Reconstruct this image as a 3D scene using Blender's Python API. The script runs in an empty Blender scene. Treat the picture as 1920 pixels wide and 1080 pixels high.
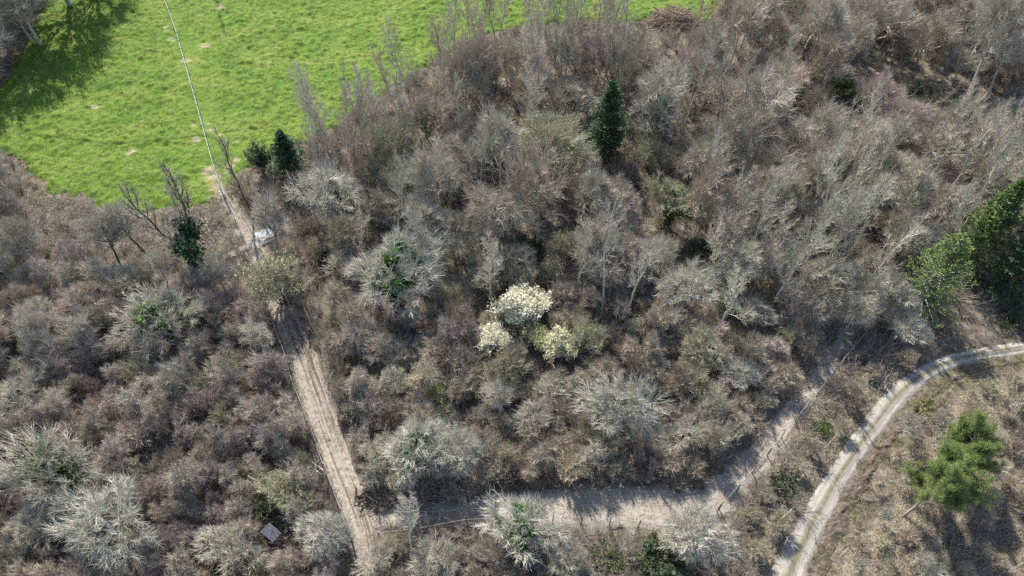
import bpy, math, random
import numpy as np
from mathutils import Vector

# ------------------------------------------------------------------ camera, world, sun
S = bpy.context.scene
C = S.collection
H, PITCH, F = 70.0, 50.0, 1371.0            # drone height, degrees below the horizon, focal length in photo pixels
cam_d = bpy.data.cameras.new('camera'); cam = bpy.data.objects.new('camera', cam_d); C.objects.link(cam)
cam_d.sensor_width = 36.0; cam_d.lens = 36.0 * F / 1920.0; cam_d.clip_end = 9000; cam_d.clip_start = 0.5
cam.location = (0, 0, H); cam.rotation_euler = (math.radians(90 - PITCH), 0, 0)
S.camera = cam
SUN_EL, SUN_AZ = 44.0, -21.0                # azimuth from +Y, negative = towards the left
w = bpy.data.worlds.new('World'); S.world = w; w.use_nodes = True
nt = w.node_tree; bg = nt.nodes['Background']
sky = nt.nodes.new('ShaderNodeTexSky'); sky.sky_type = 'NISHITA'; sky.sun_disc = False
sky.sun_elevation = math.radians(SUN_EL); sky.sun_rotation = math.radians(SUN_AZ)
nt.links.new(sky.outputs[0], bg.inputs[0]); bg.inputs[1].default_value = 0.125
sd = bpy.data.lights.new('sun', 'SUN'); sun = bpy.data.objects.new('sun', sd); C.objects.link(sun)
sd.energy = 5.0; sd.angle = math.radians(0.5); sd.color = (1.0, 0.945, 0.855)
_a, _e = math.radians(SUN_AZ), math.radians(SUN_EL)
to_sun = Vector((math.sin(_a) * math.cos(_e), math.cos(_a) * math.cos(_e), math.sin(_e)))
sun.rotation_euler = to_sun.to_track_quat('Z', 'Y').to_euler()
S.view_settings.view_transform = 'Standard'; S.view_settings.look = 'None'
S.view_settings.exposure = 1.0; S.view_settings.gamma = 1.0
S.render.engine = 'CYCLES'
S.cycles.max_bounces = 5; S.cycles.diffuse_bounces = 3; S.cycles.glossy_bounces = 2
S.cycles.use_denoising = False

# ------------------------------------------------------------------ helpers
RNG = np.random.default_rng(11)
_p = math.radians(PITCH)
FW = np.array([0, math.cos(_p), -math.sin(_p)]); UP = np.array([0, math.sin(_p), math.cos(_p)]); RT = np.array([1.0, 0, 0])

def at(px, py, z=0.0):
    """photo pixel -> world point at height z"""
    d = FW + RT * ((px - 960) / F) + UP * ((540 - py) / F)
    t = (z - H) / d[2]
    return np.array([d[0] * t, d[1] * t, z])

def px_of(p):
    q = np.asarray(p, float) - np.array([0, 0, H])
    dz = q @ FW
    return 960 + F * (q @ RT) / dz, 540 - F * (q @ UP) / dz

def mpp(px, py, z=0.0):
    """metres per photo pixel there"""
    return float((at(px, py, z) - np.array([0, 0, H])) @ FW) / F

_perm = np.random.default_rng(5).random((256, 256))
def vnoise(x, y, s=1.0, seed=0):
    x = np.asarray(x, float) / s + seed * 17.31; y = np.asarray(y, float) / s + seed * 9.77
    xi = np.floor(x).astype(int); yi = np.floor(y).astype(int)
    fx = x - xi; fy = y - yi; fx = fx * fx * (3 - 2 * fx); fy = fy * fy * (3 - 2 * fy)
    g = lambda a, b: _perm[a & 255, b & 255]
    return (g(xi, yi) * (1 - fx) + g(xi + 1, yi) * fx) * (1 - fy) + (g(xi, yi + 1) * (1 - fx) + g(xi + 1, yi + 1) * fx) * fy

def hf(x, y):
    return 0.9 * (vnoise(x, y, 28, 1) - 0.5) + 0.35 * (vnoise(x, y, 11, 2) - 0.5)

def inpoly(x, y, poly):
    x = np.asarray(x, float); y = np.asarray(y, float); r = np.zeros(x.shape, bool); n = len(poly)
    for i in range(n):
        x0, y0 = poly[i][0], poly[i][1]; x1, y1 = poly[i - 1][0], poly[i - 1][1]
        c = ((y0 > y) != (y1 > y)) & (x < (x1 - x0) * (y - y0) / (y1 - y0 + 1e-12) + x0)
        r ^= c
    return r

def mesh_np(name, V, faces, k, mats, attrs=None, smooth=False, mi=None):
    """V (n,3), faces (m,k)"""
    me = bpy.data.meshes.new(name); V = np.ascontiguousarray(V, np.float32); f = np.ascontiguousarray(faces, np.int32)
    me.vertices.add(len(V)); me.vertices.foreach_set('co', V.ravel())
    me.loops.add(f.size); me.loops.foreach_set('vertex_index', f.ravel())
    me.polygons.add(len(f)); me.polygons.foreach_set('loop_start', np.arange(0, f.size, k, dtype=np.int32))
    if smooth: me.polygons.foreach_set('use_smooth', np.ones(len(f), bool))
    else: me.polygons.foreach_set('use_smooth', np.zeros(len(f), bool))
    for m in (mats if isinstance(mats, (list, tuple)) else [mats]): me.materials.append(m)
    if mi is not None: me.polygons.foreach_set('material_index', np.ascontiguousarray(mi, np.int32))
    for an, (typ, arr) in (attrs or {}).items():
        a = me.attributes.new(an, typ, 'POINT')
        a.data.foreach_set('value' if typ == 'FLOAT' else 'vector', np.ascontiguousarray(arr, np.float32).ravel())
    me.update(calc_edges=True); me.validate()
    return me

def link(name, me, parent=None, loc=(0, 0, 0), rz=0.0, sc=1.0, color=None):
    o = bpy.data.objects.new(name, me); C.objects.link(o)
    if parent is not None: o.parent = parent
    o.location = loc; o.rotation_euler = (0, 0, rz); o.scale = (sc, sc, sc) if np.isscalar(sc) else sc
    if color is not None: o.color = (*color, 1.0)
    return o

def tag(o, label, cat, group=None, kind=None):
    o['label'] = label; o['category'] = cat
    if group: o['group'] = group
    if kind: o['kind'] = kind
    return o

def empty(name, loc, rz=0.0, sc=1.0):
    o = bpy.data.objects.new(name, None); C.objects.link(o); o.empty_display_size = 0.3
    o.location = loc; o.rotation_euler = (0, 0, rz); o.scale = (sc, sc, sc)
    return o

# ------------------------------------------------------------------ materials
def mat(name, build):
    m = bpy.data.materials.new(name); m.use_nodes = True; t = m.node_tree
    build(t, t.nodes['Principled BSDF']); return m
def N(t, typ, **kw):
    n = t.nodes.new(typ)
    for k, v in kw.items(): setattr(n, k, v)
    return n
def noise(t, vec, scale, detail=4, rough=0.6):
    n = N(t, 'ShaderNodeTexNoise'); n.inputs['Scale'].default_value = scale; n.inputs['Detail'].default_value = detail
    n.inputs['Roughness'].default_value = rough
    if vec is not None: t.links.new(vec, n.inputs['Vector'])
    return n.outputs['Fac']
def ramp(t, fac, stops):
    r = N(t, 'ShaderNodeValToRGB'); t.links.new(fac, r.inputs[0]); e = r.color_ramp.elements
    while len(e) > 1: e.remove(e[-1])
    e[0].position = stops[0][0]; e[0].color = (*stops[0][1], 1)
    for p, c in stops[1:]:
        q = e.new(p); q.color = (*c, 1)
    return r.outputs[0]
def mixc(t, fac, a, b, mode='MIX'):
    m = N(t, 'ShaderNodeMix', data_type='RGBA', blend_type=mode)
    for sock, v in ((m.inputs[0], fac), (m.inputs[6], a), (m.inputs[7], b)):
        if isinstance(v, (int, float)): sock.default_value = v
        elif isinstance(v, tuple): sock.default_value = (*v, 1)
        else: t.links.new(v, sock)
    return m.outputs[2]
def bump(t, p, h, strength, dist):
    b = N(t, 'ShaderNodeBump'); b.inputs['Strength'].default_value = strength; b.inputs['Distance'].default_value = dist
    t.links.new(h, b.inputs['Height']); t.links.new(b.outputs[0], p.inputs['Normal'])
def geo(t): return N(t, 'ShaderNodeNewGeometry').outputs['Position']
def objco(t): return N(t, 'ShaderNodeTexCoord').outputs['Object']
def attr(t, name): 
    a = N(t, 'ShaderNodeAttribute'); a.attribute_name = name; return a
def setp(p, rough=0.9, spec=0.15):
    p.inputs['Roughness'].default_value = rough; p.inputs['Specular IOR Level'].default_value = spec

def m_ground(t, p):
    setp(p, 0.95, 0.1); g = geo(t)
    c1 = ramp(t, noise(t, g, 0.9, 8, 0.7), [(0.3, (0.11, 0.094, 0.078)), (0.5, (0.205, 0.18, 0.15)), (0.7, (0.33, 0.295, 0.245))])
    c2 = ramp(t, noise(t, g, 14, 3, 0.7), [(0.35, (0.45, 0.42, 0.40)), (0.65, (1.25, 1.2, 1.15))])
    c = mixc(t, 1.0, c1, c2, 'MULTIPLY')
    moss = ramp(t, noise(t, g, 0.14, 5, 0.6), [(0.52, (0, 0, 0)), (0.66, (0.6, 0.6, 0.6))])
    c = mixc(t, moss, c, (0.12, 0.13, 0.06))
    t.links.new(c, p.inputs['Base Color']); bump(t, p, noise(t, g, 9, 6, 0.75), 1.0, 0.12)
M_ground = mat('leaf_litter_soil', m_ground)

def m_field(t, p):
    setp(p, 0.85, 0.2); g = geo(t)
    c = ramp(t, noise(t, g, 0.16, 5, 0.6), [(0.30, (0.10, 0.19, 0.022)), (0.5, (0.14, 0.232, 0.028)), (0.70, (0.205, 0.258, 0.05))])
    c = mixc(t, ramp(t, noise(t, g, 3.0, 6, 0.75), [(0.35, (0.55, 0.6, 0.5)), (0.62, (1.15, 1.12, 1.1))]), (0, 0, 0), c, 'MIX')
    dead = ramp(t, noise(t, g, 1.1, 7, 0.8), [(0.54, (0, 0, 0)), (0.66, (0.85, 0.85, 0.85))])
    c = mixc(t, dead, c, (0.22, 0.215, 0.085))
    c = mixc(t, attr(t, 'trail').outputs['Fac'], c, (0.045, 0.085, 0.012))  # trails, wheel marks and one thin dark line darken the grass
    c = mixc(t, attr(t, 'soil').outputs['Fac'], c, (0.42, 0.33, 0.24))
    t.links.new(c, p.inputs['Base Color']); bump(t, p, noise(t, g, 5, 6, 0.75), 1.0, 0.3)
M_field = mat('pasture', m_field)

def m_dirt(t, p):
    setp(p, 0.95, 0.1); g = geo(t); uv = attr(t, 'uvm').outputs['Vector']
    mp = N(t, 'ShaderNodeMapping'); mp.inputs['Scale'].default_value = (0.07, 2.2, 1); t.links.new(uv, mp.inputs[0])
    st = noise(t, mp.outputs[0], 1.6, 6, 0.65)
    c = ramp(t, st, [(0.3, (0.19, 0.165, 0.135)), (0.5, (0.315, 0.28, 0.235)), (0.7, (0.41, 0.37, 0.315))])
    n2 = noise(t, g, 0.5, 6, 0.65)
    c = mixc(t, ramp(t, n2, [(0.42, (0, 0, 0)), (0.62, (0.8, 0.8, 0.8))]), c, (0.375, 0.342, 0.29))
    c = mixc(t, ramp(t, noise(t, g, 4, 7, 0.8), [(0.34, (0.85, 0.85, 0.85)), (0.5, (0, 0, 0))]), c, (0.13, 0.098, 0.072))
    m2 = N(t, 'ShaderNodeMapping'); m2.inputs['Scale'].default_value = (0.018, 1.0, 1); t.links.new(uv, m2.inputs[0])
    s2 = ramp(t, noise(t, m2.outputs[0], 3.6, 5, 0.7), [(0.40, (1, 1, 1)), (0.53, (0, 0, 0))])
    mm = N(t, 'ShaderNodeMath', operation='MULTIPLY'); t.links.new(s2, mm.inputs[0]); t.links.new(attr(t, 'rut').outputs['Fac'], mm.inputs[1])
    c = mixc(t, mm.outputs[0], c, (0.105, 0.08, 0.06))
    t.links.new(c, p.inputs['Base Color']); bump(t, p, noise(t, g, 6, 8, 0.75), 0.9, 0.14)
M_dirt = mat('dry_path_earth', m_dirt)

def m_track(t, p):
    setp(p, 0.95, 0.1); g = geo(t); v = attr(t, 'uvm').outputs['Vector']
    mp = N(t, 'ShaderNodeMapping'); mp.inputs['Scale'].default_value = (0.12, 1.4, 1); t.links.new(v, mp.inputs[0])
    st = noise(t, mp.outputs[0], 2.0, 6, 0.65)
    c = ramp(t, st, [(0.3, (0.20, 0.185, 0.165)), (0.5, (0.30, 0.278, 0.245)), (0.75, (0.40, 0.37, 0.33))])
    mid = attr(t, 'mid').outputs['Fac']
    n2 = noise(t, g, 1.3, 6, 0.7)
    mm = N(t, 'ShaderNodeMath', operation='MULTIPLY'); t.links.new(mid, mm.inputs[0]); t.links.new(ramp(t, n2, [(0.28, (0.15, 0.15, 0.15)), (0.5, (1, 1, 1))]), mm.inputs[1])
    c = mixc(t, mm.outputs[0], c, (0.125, 0.118, 0.075))
    c = mixc(t, ramp(t, noise(t, g, 8, 5, 0.7), [(0.3, (0.6, 0.6, 0.6)), (0.48, (0, 0, 0))]), c, (0.26, 0.23, 0.19))
    t.links.new(c, p.inputs['Base Color']); bump(t, p, noise(t, g, 12, 6, 0.7), 0.6, 0.06)
M_track = mat('gravel_track', m_track)

def m_mud(t, p):
    setp(p, 0.9, 0.2); g = geo(t)
    c = ramp(t, noise(t, g, 2.2, 7, 0.7), [(0.3, (0.055, 0.043, 0.034)), (0.55, (0.145, 0.115, 0.09)), (0.75, (0.30, 0.25, 0.19))])
    t.links.new(c, p.inputs['Base Color']); bump(t, p, noise(t, g, 5, 7, 0.75), 1.0, 0.2)
M_mud = mat('churned_soil', m_mud)

def m_twig(t, p):
    setp(p, 0.8, 0.2)
    oi = N(t, 'ShaderNodeObjectInfo'); o = objco(t)
    v = ramp(t, noise(t, o, 1.3, 4, 0.6), [(0.3, (0.72, 0.70, 0.68)), (0.7, (1.28, 1.28, 1.26))])
    c = mixc(t, 1.0, oi.outputs['Color'], v, 'MULTIPLY')
    t.links.new(c, p.inputs['Base Color'])
M_twig = mat('twigs', m_twig)
def m_bark(t, p):
    setp(p, 0.9, 0.15)
    oi = N(t, 'ShaderNodeObjectInfo'); o = objco(t)
    v = ramp(t, noise(t, o, 2.2, 6, 0.7), [(0.32, (0.45, 0.43, 0.40)), (0.5, (0.95, 0.95, 0.92)), (0.68, (1.35, 1.37, 1.3))])
    c = mixc(t, 1.0, oi.outputs['Color'], v, 'MULTIPLY')
    c = mixc(t, ramp(t, noise(t, o, 0.9, 3, 0.6), [(0.55, (0, 0, 0)), (0.7, (0.45, 0.45, 0.45))]), c, (0.12, 0.14, 0.06))
    t.links.new(c, p.inputs['Base Color']); bump(t, p, noise(t, o, 18, 4, 0.7), 0.6, 0.03)
M_bark = mat('bark', m_bark)
def leafmat(name, a, b, tr=0.25, rough=0.5):
    def f(t, p):
        setp(p, rough, 0.35); at_ = attr(t, 'tint').outputs['Fac']
        c = ramp(t, at_, [(0.0, a), (1.0, b)])
        t.links.new(c, p.inputs['Base Color'])
        tb = N(t, 'ShaderNodeBsdfTranslucent'); t.links.new(c, tb.inputs[0])
        mx = N(t, 'ShaderNodeMixShader'); mx.inputs[0].default_value = tr
        t.links.new(p.outputs[0], mx.inputs[1]); t.links.new(tb.outputs[0], mx.inputs[2])
        t.links.new(mx.outputs[0], t.nodes['Material Output'].inputs[0])
    return mat(name, f)
M_ivy = leafmat('ivy_leaf', (0.03, 0.075, 0.016), (0.125, 0.25, 0.04), 0.3)
M_moss = leafmat('mossy_leaf', (0.05, 0.085, 0.02), (0.15, 0.21, 0.05))
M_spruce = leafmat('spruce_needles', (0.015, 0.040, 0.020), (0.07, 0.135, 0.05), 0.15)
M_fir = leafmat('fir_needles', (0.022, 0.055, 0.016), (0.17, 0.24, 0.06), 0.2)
M_pine = leafmat('pine_needles', (0.085, 0.14, 0.035), (0.31, 0.36, 0.13), 0.3)
M_blossom = leafmat('blossom', (0.56, 0.54, 0.38), (0.84, 0.82, 0.68), 0.3, 0.7)
M_cream = leafmat('cream_blossom', (0.42, 0.42, 0.25), (0.70, 0.69, 0.50), 0.3, 0.7)
M_catkin = leafmat('catkins', (0.25, 0.25, 0.13), (0.46, 0.45, 0.27), 0.3, 0.7)
M_lime = leafmat('spring_leaf', (0.28, 0.31, 0.13), (0.50, 0.52, 0.28), 0.3, 0.7)
M_grass = leafmat('grass_blades', (0.095, 0.18, 0.02), (0.235, 0.295, 0.075), 0.35, 0.6)
M_verge = leafmat('verge_grass', (0.115, 0.125, 0.045), (0.38, 0.34, 0.19), 0.3, 0.7)
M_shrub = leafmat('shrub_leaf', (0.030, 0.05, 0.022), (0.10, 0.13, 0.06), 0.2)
def m_brush(t, p):
    setp(p, 0.9, 0.1); a = attr(t, 'tint').outputs['Fac']
    c = ramp(t, a, [(0.0, (0.085, 0.065, 0.05)), (0.25, (0.19, 0.16, 0.133)), (0.5, (0.285, 0.255, 0.215)), (0.75, (0.40, 0.35, 0.27)), (1.0, (0.60, 0.52, 0.40))])
    t.links.new(c, p.inputs['Base Color'])
M_brush = mat('dead_stems', m_brush)
def flat(name, col, rough=0.8, spec=0.2, var=0.25, sc=6.0):
    def f(t, p):
        setp(p, rough, spec)
        v = ramp(t, noise(t, objco(t), sc, 5, 0.65), [(0.3, tuple(c * (1 - var) for c in col)), (0.7, tuple(min(1, c * (1 + var)) for c in col))])
        t.links.new(v, p.inputs['Base Color'])
    return mat(name, f)
M_wire = flat('galvanised_wire', (0.36, 0.41, 0.385), 0.5, 0.4, 0.15)
M_post = flat('weathered_post', (0.17, 0.155, 0.135), 0.9, 0.1, 0.35, 3)
M_roof = flat('corrugated_sheet', (0.115, 0.13, 0.16), 0.5, 0.4, 0.25, 2.5)
M_plank = flat('old_planks', (0.16, 0.12, 0.085), 0.9, 0.1, 0.35, 4)
M_slab = flat('pale_sheeting', (0.40, 0.43, 0.47), 0.6, 0.3, 0.35, 2)
M_conc = flat('concrete', (0.36, 0.345, 0.31), 0.9, 0.1, 0.35, 3)
M_wood = flat('bare_wood', (0.52, 0.44, 0.32), 0.85, 0.1, 0.3, 3)
M_logs = flat('dead_wood', (0.24, 0.20, 0.165), 0.9, 0.1, 0.4, 3)
M_redlog = flat('rotting_red_wood', (0.23, 0.105, 0.06), 0.9, 0.1, 0.35, 3)
M_oldbrush = flat('old_bracken', (0.34, 0.27, 0.205), 0.95, 0.1, 0.4, 1.5)
M_white = flat('bleached_wood', (0.72, 0.70, 0.64), 0.8, 0.1, 0.15, 3)

# ------------------------------------------------------------------ setting: regions of the ground
P2 = lambda pts: [tuple(at(x, y)[:2]) for x, y in pts]
FIELD_PX = [(95, -120), (78, 0), (40, 90), (-10, 170), (-60, 230), (-40, 275), (20, 300), (60, 340), (85, 368), (160, 378), (190, 400), (250, 408),
            (330, 395), (385, 395), (420, 372), (470, 325), (530, 292), (600, 262), (680, 212), (760, 160), (830, 108), (900, 72), (1000, 48),
            (1100, 42), (1180, 46), (1230, 30), (1300, 34), (1330, 45), (1350, 8), (1375, -120)]
FIELD = P2(FIELD_PX)
PATH_A_L = [(392, 318), (408, 365), (440, 430), (470, 500), (500, 575), (540, 690), (570, 780), (600, 870), (630, 950), (652, 1003), (662, 1045), (672, 1095)]
PATH_A_R = [(410, 316), (428, 360), (482, 425), (522, 500), (550, 570), (592, 670), (625, 760), (660, 850), (692, 930), (708, 990), (712, 1040), (716, 1095)]
PATH_B_L = [(712, 958), (770, 955), (870, 935), (960, 922), (1060, 912), (1150, 902), (1240, 912), (1305, 912), (1365, 868), (1425, 805), (1485, 738), (1540, 662), (1585, 598)]
PATH_B_R = [(690, 1001), (770, 994), (870, 978), (970, 992), (1060, 1000), (1150, 1000), (1260, 1000), (1372, 972), (1442, 885), (1495, 805), (1550, 725), (1592, 660), (1630, 607)]
TRACK_L = [(1395, 1180), (1445, 1070), (1487, 990), (1541, 900), (1600, 812), (1650, 745), (1695, 705), (1740, 678), (1785, 661), (1860, 645), (1925, 636), (2060, 628)]
TRACK_R = [(1478, 1180), (1518, 1070), (1552, 990), (1594, 900), (1654, 812), (1702, 750), (1742, 712), (1785, 690), (1822, 678), (1880, 667), (1925, 660), (2060, 650)]
MUD_L = [(1485, 1180), (1515, 1070), (1540, 990), (1565, 940), (1600, 890), (1625, 850), (1655, 812), (1690, 778), (1722, 749), (1757, 717), (1800, 693), (1880, 675), (1925, 668)]
MUD_R = [(1530, 1180), (1557, 1070), (1587, 990), (1614, 940), (1643, 890), (1669, 850), (1694, 812), (1720, 780), (1748, 752), (1785, 724), (1816, 706), (1884, 688), (1925, 679)]
DITCH_L = [(1352, 1095), (1405, 1020), (1450, 965), (1488, 918), (1530, 850), (1580, 780)]
DITCH_R = [(1372, 1095), (1420, 1025), (1464, 972), (1500, 926), (1540, 858), (1588, 786)]

def resample(pts, step):
    pts = np.asarray(pts, float); d = np.r_[0, np.cumsum(np.linalg.norm(np.diff(pts, axis=0), axis=1))]
    n = max(2, int(d[-1] / step)); s = np.linspace(0, d[-1], n)
    # gentle smoothing
    out = np.c_[np.interp(s, d, pts[:, 0]), np.interp(s, d, pts[:, 1])]
    for _ in range(max(1, int(2.0 / step))):
        out[1:-1] = 0.25 * out[:-2] + 0.5 * out[1:-1] + 0.25 * out[2:]
    return out

def ribbon(name, L, R, mt, rut=0.0, step=0.22, nc=24, off=0.05, relief=None, ragged=0.35, ends=0.0, label='', seed=0):
    L = np.array(P2(L)); R = np.array(P2(R)); mid = resample((L + R) / 2, step); n = len(mid)
    def rs(E):
        k = np.linspace(0, len(E) - 1, n * 1)
        d = np.r_[0, np.cumsum(np.linalg.norm(np.diff((L + R) / 2, axis=0), axis=1))]; s = np.linspace(0, d[-1], n)
        o = np.c_[np.interp(s, d, E[:, 0]), np.interp(s, d, E[:, 1])]
        for _ in range(int(2.0 / step)): o[1:-1] = 0.25 * o[:-2] + 0.5 * o[1:-1] + 0.25 * o[2:]
        return o, s
    l, s = rs(L); r, _ = rs(R)
    ac = (r - l); wd = np.linalg.norm(ac, axis=1, keepdims=True); ac = ac / wd
    jits = []
    for sgn, E in ((-1, l), (1, r)):
        j = (vnoise(s, s * 0 + sgn * 3, 1.7, seed) - 0.5) * 2 + (vnoise(s, s * 0 + sgn * 5, 0.5, seed + 1) - 0.5)
        jits.append(ac * (j * ragged)[:, None])
    v = np.linspace(0, 1, nc)
    X = l[:, None, :] + (r - l)[:, None, :] * v[None, :, None]
    X = X + jits[0][:, None, :] * (np.clip(1 - 2 * v, 0, 1) ** 4)[None, :, None] + jits[1][:, None, :] * (np.clip(2 * v - 1, 0, 1) ** 4)[None, :, None]
    x, y = X[..., 0], X[..., 1]
    z = hf(x, y) + off * (1 - 0.0) + 0 * x
    um = np.repeat(s[:, None], nc, 1); vm = (v[None, :] - 0.5) * wd
    if relief is not None: z = z + relief(um, vm, np.repeat(v[None, :], n, 0))
    edge = np.minimum(v, 1 - v)[None, :] * wd
    z = z - 0.26 * np.clip(1 - edge / 0.8, 0, 1) ** 1.5
    V = np.stack([x, y, z], -1).reshape(-1, 3)
    idx = np.arange(n * nc).reshape(n, nc)
    fc = np.stack([idx[:-1, :-1], idx[1:, :-1], idx[1:, 1:], idx[:-1, 1:]], -1).reshape(-1, 4)
    a, b, c_ = V[fc[0, 0]], V[fc[0, 1]], V[fc[0, 2]]
    if np.cross(b - a, c_ - a)[2] < 0: fc = fc[:, ::-1]
    gm = 0.5 + 0 * vm
    md = np.exp(-(vm / (0.13 * wd)) ** 2)
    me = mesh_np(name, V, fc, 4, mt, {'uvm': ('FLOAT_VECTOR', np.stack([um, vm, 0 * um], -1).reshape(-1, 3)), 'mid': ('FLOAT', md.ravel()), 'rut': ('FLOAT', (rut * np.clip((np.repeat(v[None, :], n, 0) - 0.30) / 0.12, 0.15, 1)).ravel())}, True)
    o = link(name, me); tag(o, label, name.replace('_', ' '), kind='structure')
    return [tuple(q) for q in np.r_[l + jits[0], (r + jits[1])[::-1]]]

def ruts(u, v, t):
    k = 0.25 + 0.75 * np.clip((t - 0.30) / 0.12, 0, 1)
    return k * (0.26 * (vnoise(u * 0.05, v, 0.42, 3) - 0.5) + 0.10 * np.sin(v * 9.0 + 1.2 * vnoise(u, u * 0, 12, 5)) + 0.16 * (vnoise(u, v, 0.35, 4) - 0.5))
def rut2(u, v, t):
    return 0.12 * (vnoise(u * 0.2, v, 0.5, 6) - 0.5) + 0.07 * (vnoise(u, v, 0.3, 7) - 0.5)
def wheel(u, v, t):
    return -0.06 * (np.exp(-((t - 0.25) / 0.09) ** 2) + np.exp(-((t - 0.75) / 0.09) ** 2)) + 0.05 * (vnoise(u, v, 0.3, 8) - 0.5)
def lumps(u, v, t):
    uu = u + 1.2 * vnoise(u, v, 1.5, 12); vv = v + 0.5 * vnoise(u, v, 1.1, 13)
    return (0.32 * np.clip(vnoise(uu, vv, 0.7, 9) - 0.40, 0, 1) + 0.10 * vnoise(uu, vv, 1.9, 14)) * np.sin(np.pi * np.clip(t, 0, 1)) + 0.20 * (vnoise(uu, vv, 0.24, 10) - 0.55)


def edge_dist(X, Y, poly):
    d = np.full(X.shape, 1e9)
    for (x0, y0), (x1, y1) in zip(poly, poly[1:] + poly[:1]):
        L2 = (x1 - x0) ** 2 + (y1 - y0) ** 2; t = np.clip(((X - x0) * (x1 - x0) + (Y - y0) * (y1 - y0)) / L2, 0, 1)
        d = np.minimum(d, np.hypot(X - x0 - t * (x1 - x0), Y - y0 - t * (y1 - y0)))
    return d
# one ground sheet out to the horizon
def axis(a, b, step, far):
    c = np.arange(a, b, step); out = [c]; s = step; p = c[-1]; q = c[0]; hi = []; lo = []
    while p < far: s *= 1.35; p += s; hi.append(p)
    s = step
    while q > -far: s *= 1.35; q -= s; lo.append(q)
    return np.r_[lo[::-1], c, hi]
gx = axis(-125, 125, 0.6, 4000); gy = axis(-5, 175, 0.6, 4000)
X, Y = np.meshgrid(gx, gy); Z = hf(X, Y)
inner = (abs(X) < 125) & (Y > -5) & (Y < 175)
Z = Z + np.where(inner, 0.22 * (vnoise(X, Y, 1.3, 20) - 0.7), -0.15)
PATHS = []
def build_paths():
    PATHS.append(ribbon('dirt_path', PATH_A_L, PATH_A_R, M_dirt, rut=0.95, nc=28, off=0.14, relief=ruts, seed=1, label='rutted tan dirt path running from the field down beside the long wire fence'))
    PATHS.append(ribbon('dirt_path', PATH_B_L, PATH_B_R, M_dirt, rut=0.35, nc=30, off=0.14, relief=rut2, ragged=0.6, seed=2, label='broad dusty dirt path along the bottom fence that bends up to the right'))
    PATHS.append(ribbon('gravel_track', TRACK_L, TRACK_R, M_track, nc=26, off=0.14, relief=wheel, ragged=0.10, seed=3, label='pale gravel vehicle track curving through the lower right corner'))
    PATHS.append(ribbon('mud_bank', MUD_L, MUD_R, M_mud, step=0.13, nc=22, off=0.08, relief=lumps, ragged=0.9, seed=4, label='churned dark brown earth bank following the right edge of the gravel track'))
    PATHS.append(ribbon('ditch', DITCH_L, DITCH_R, M_mud, nc=8, off=0.06, ragged=0.25, seed=5, label='narrow dark ditch running parallel to the left side of the gravel track'))
build_paths()
for q in PATHS[:3]:      # lower the ground beneath the paths so that it never pokes through
    m = np.zeros(X.shape, bool)
    for ax, ay in [(0, 0)] + [(0.75 * math.cos(k), 0.75 * math.sin(k)) for k in np.arange(0, 6.28, 0.785)]: m |= inpoly(X + ax, Y + ay, q[::3])
    m &= inner; Z[m] = np.minimum(Z[m], hf(X[m], Y[m]) - 0.12)
m = inner & inpoly(X, Y, FIELD); m[m] = edge_dist(X[m], Y[m], FIELD) > 2.6; Z[m] = hf(X[m], Y[m]) - 0.35
V = np.stack([X, Y, Z], -1).reshape(-1, 3); idx = np.arange(X.size).reshape(X.shape)
fc = np.stack([idx[:-1, :-1], idx[:-1, 1:], idx[1:, 1:], idx[1:, :-1]], -1).reshape(-1, 4)
tag(link('ground', mesh_np('ground', V, fc, 4, M_ground, None, True)), 'brown leaf littered woodland floor under the trees', 'ground', kind='structure')

# the pasture, with real tussocks
fx = np.arange(min(p[0] for p in FIELD) - 1, max(p[0] for p in FIELD) + 1, 0.2); fy = np.arange(min(p[1] for p in FIELD) - 1, max(p[1] for p in FIELD) + 1, 0.2)
X, Y = np.meshgrid(fx, fy)
ins = inpoly(X + 2.4 * (vnoise(X, Y, 2.5, 30) - 0.5) + 1.0 * (vnoise(X, Y, 0.6, 31) - .5), Y + 2.4 * (vnoise(X, Y, 2.5, 32) - 0.5) + 1.0 * (vnoise(X, Y, 0.6, 33) - .5), FIELD)
tr = np.zeros_like(X)
def seg_dist(X, Y, pts):
    d = np.full(X.shape, 1e9)
    for (x0, y0), (x1, y1) in zip(pts[:-1], pts[1:]):
        L2 = (x1 - x0) ** 2 + (y1 - y0) ** 2; t = np.clip(((X - x0) * (x1 - x0) + (Y - y0) * (y1 - y0)) / L2, 0, 1)
        d = np.minimum(d, np.hypot(X - x0 - t * (x1 - x0), Y - y0 - t * (y1 - y0)))
    return d
FIELD_LINES = [[(60, 255), (95, 261), (150, 266), (200, 275), (250, 273), (310, 266), (388, 256)], [(420, 248), (470, 244), (520, 240)],
          [(404, -5), (412, 20), (416, 42), (421, 62), (424, 70)], [(300, -60), (420, 40), (620, 130), (560, 200)][1:3],  # first entry: a thin curved dark line, slightly wider than the rest
          [(560, 30), (500, 150), (470, 210)], [(600, 20), (520, 160), (490, 220)]]
for k, tp in enumerate(FIELD_LINES):
    d = seg_dist(X + 0.5 * (vnoise(X, Y, 3, 60) - .5), Y, P2(tp)); tr = np.maximum(tr, np.exp(-(d / (0.22 if k != 2 else 0.3)) ** 2) * (0.8 if k < 3 else 0.35))
rough = 0.50 * vnoise(X + 0.3 * Y, Y * 0.8, 1.0, 34) + 0.55 * np.clip(vnoise(X, Y, 0.62, 35) - 0.35, 0, 1) + 0.2 * vnoise(X, Y, 2.2, 36) + 0.35 * np.abs(vnoise(X, Y * 1.3, 0.8, 37) - 0.5) + 0.16 * vnoise(X, Y, 0.4, 38)
smooth_zone = np.exp(-(seg_dist(X, Y, P2([(330, 20), (400, 230), (425, 350)])) / 2.8) ** 2)
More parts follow.
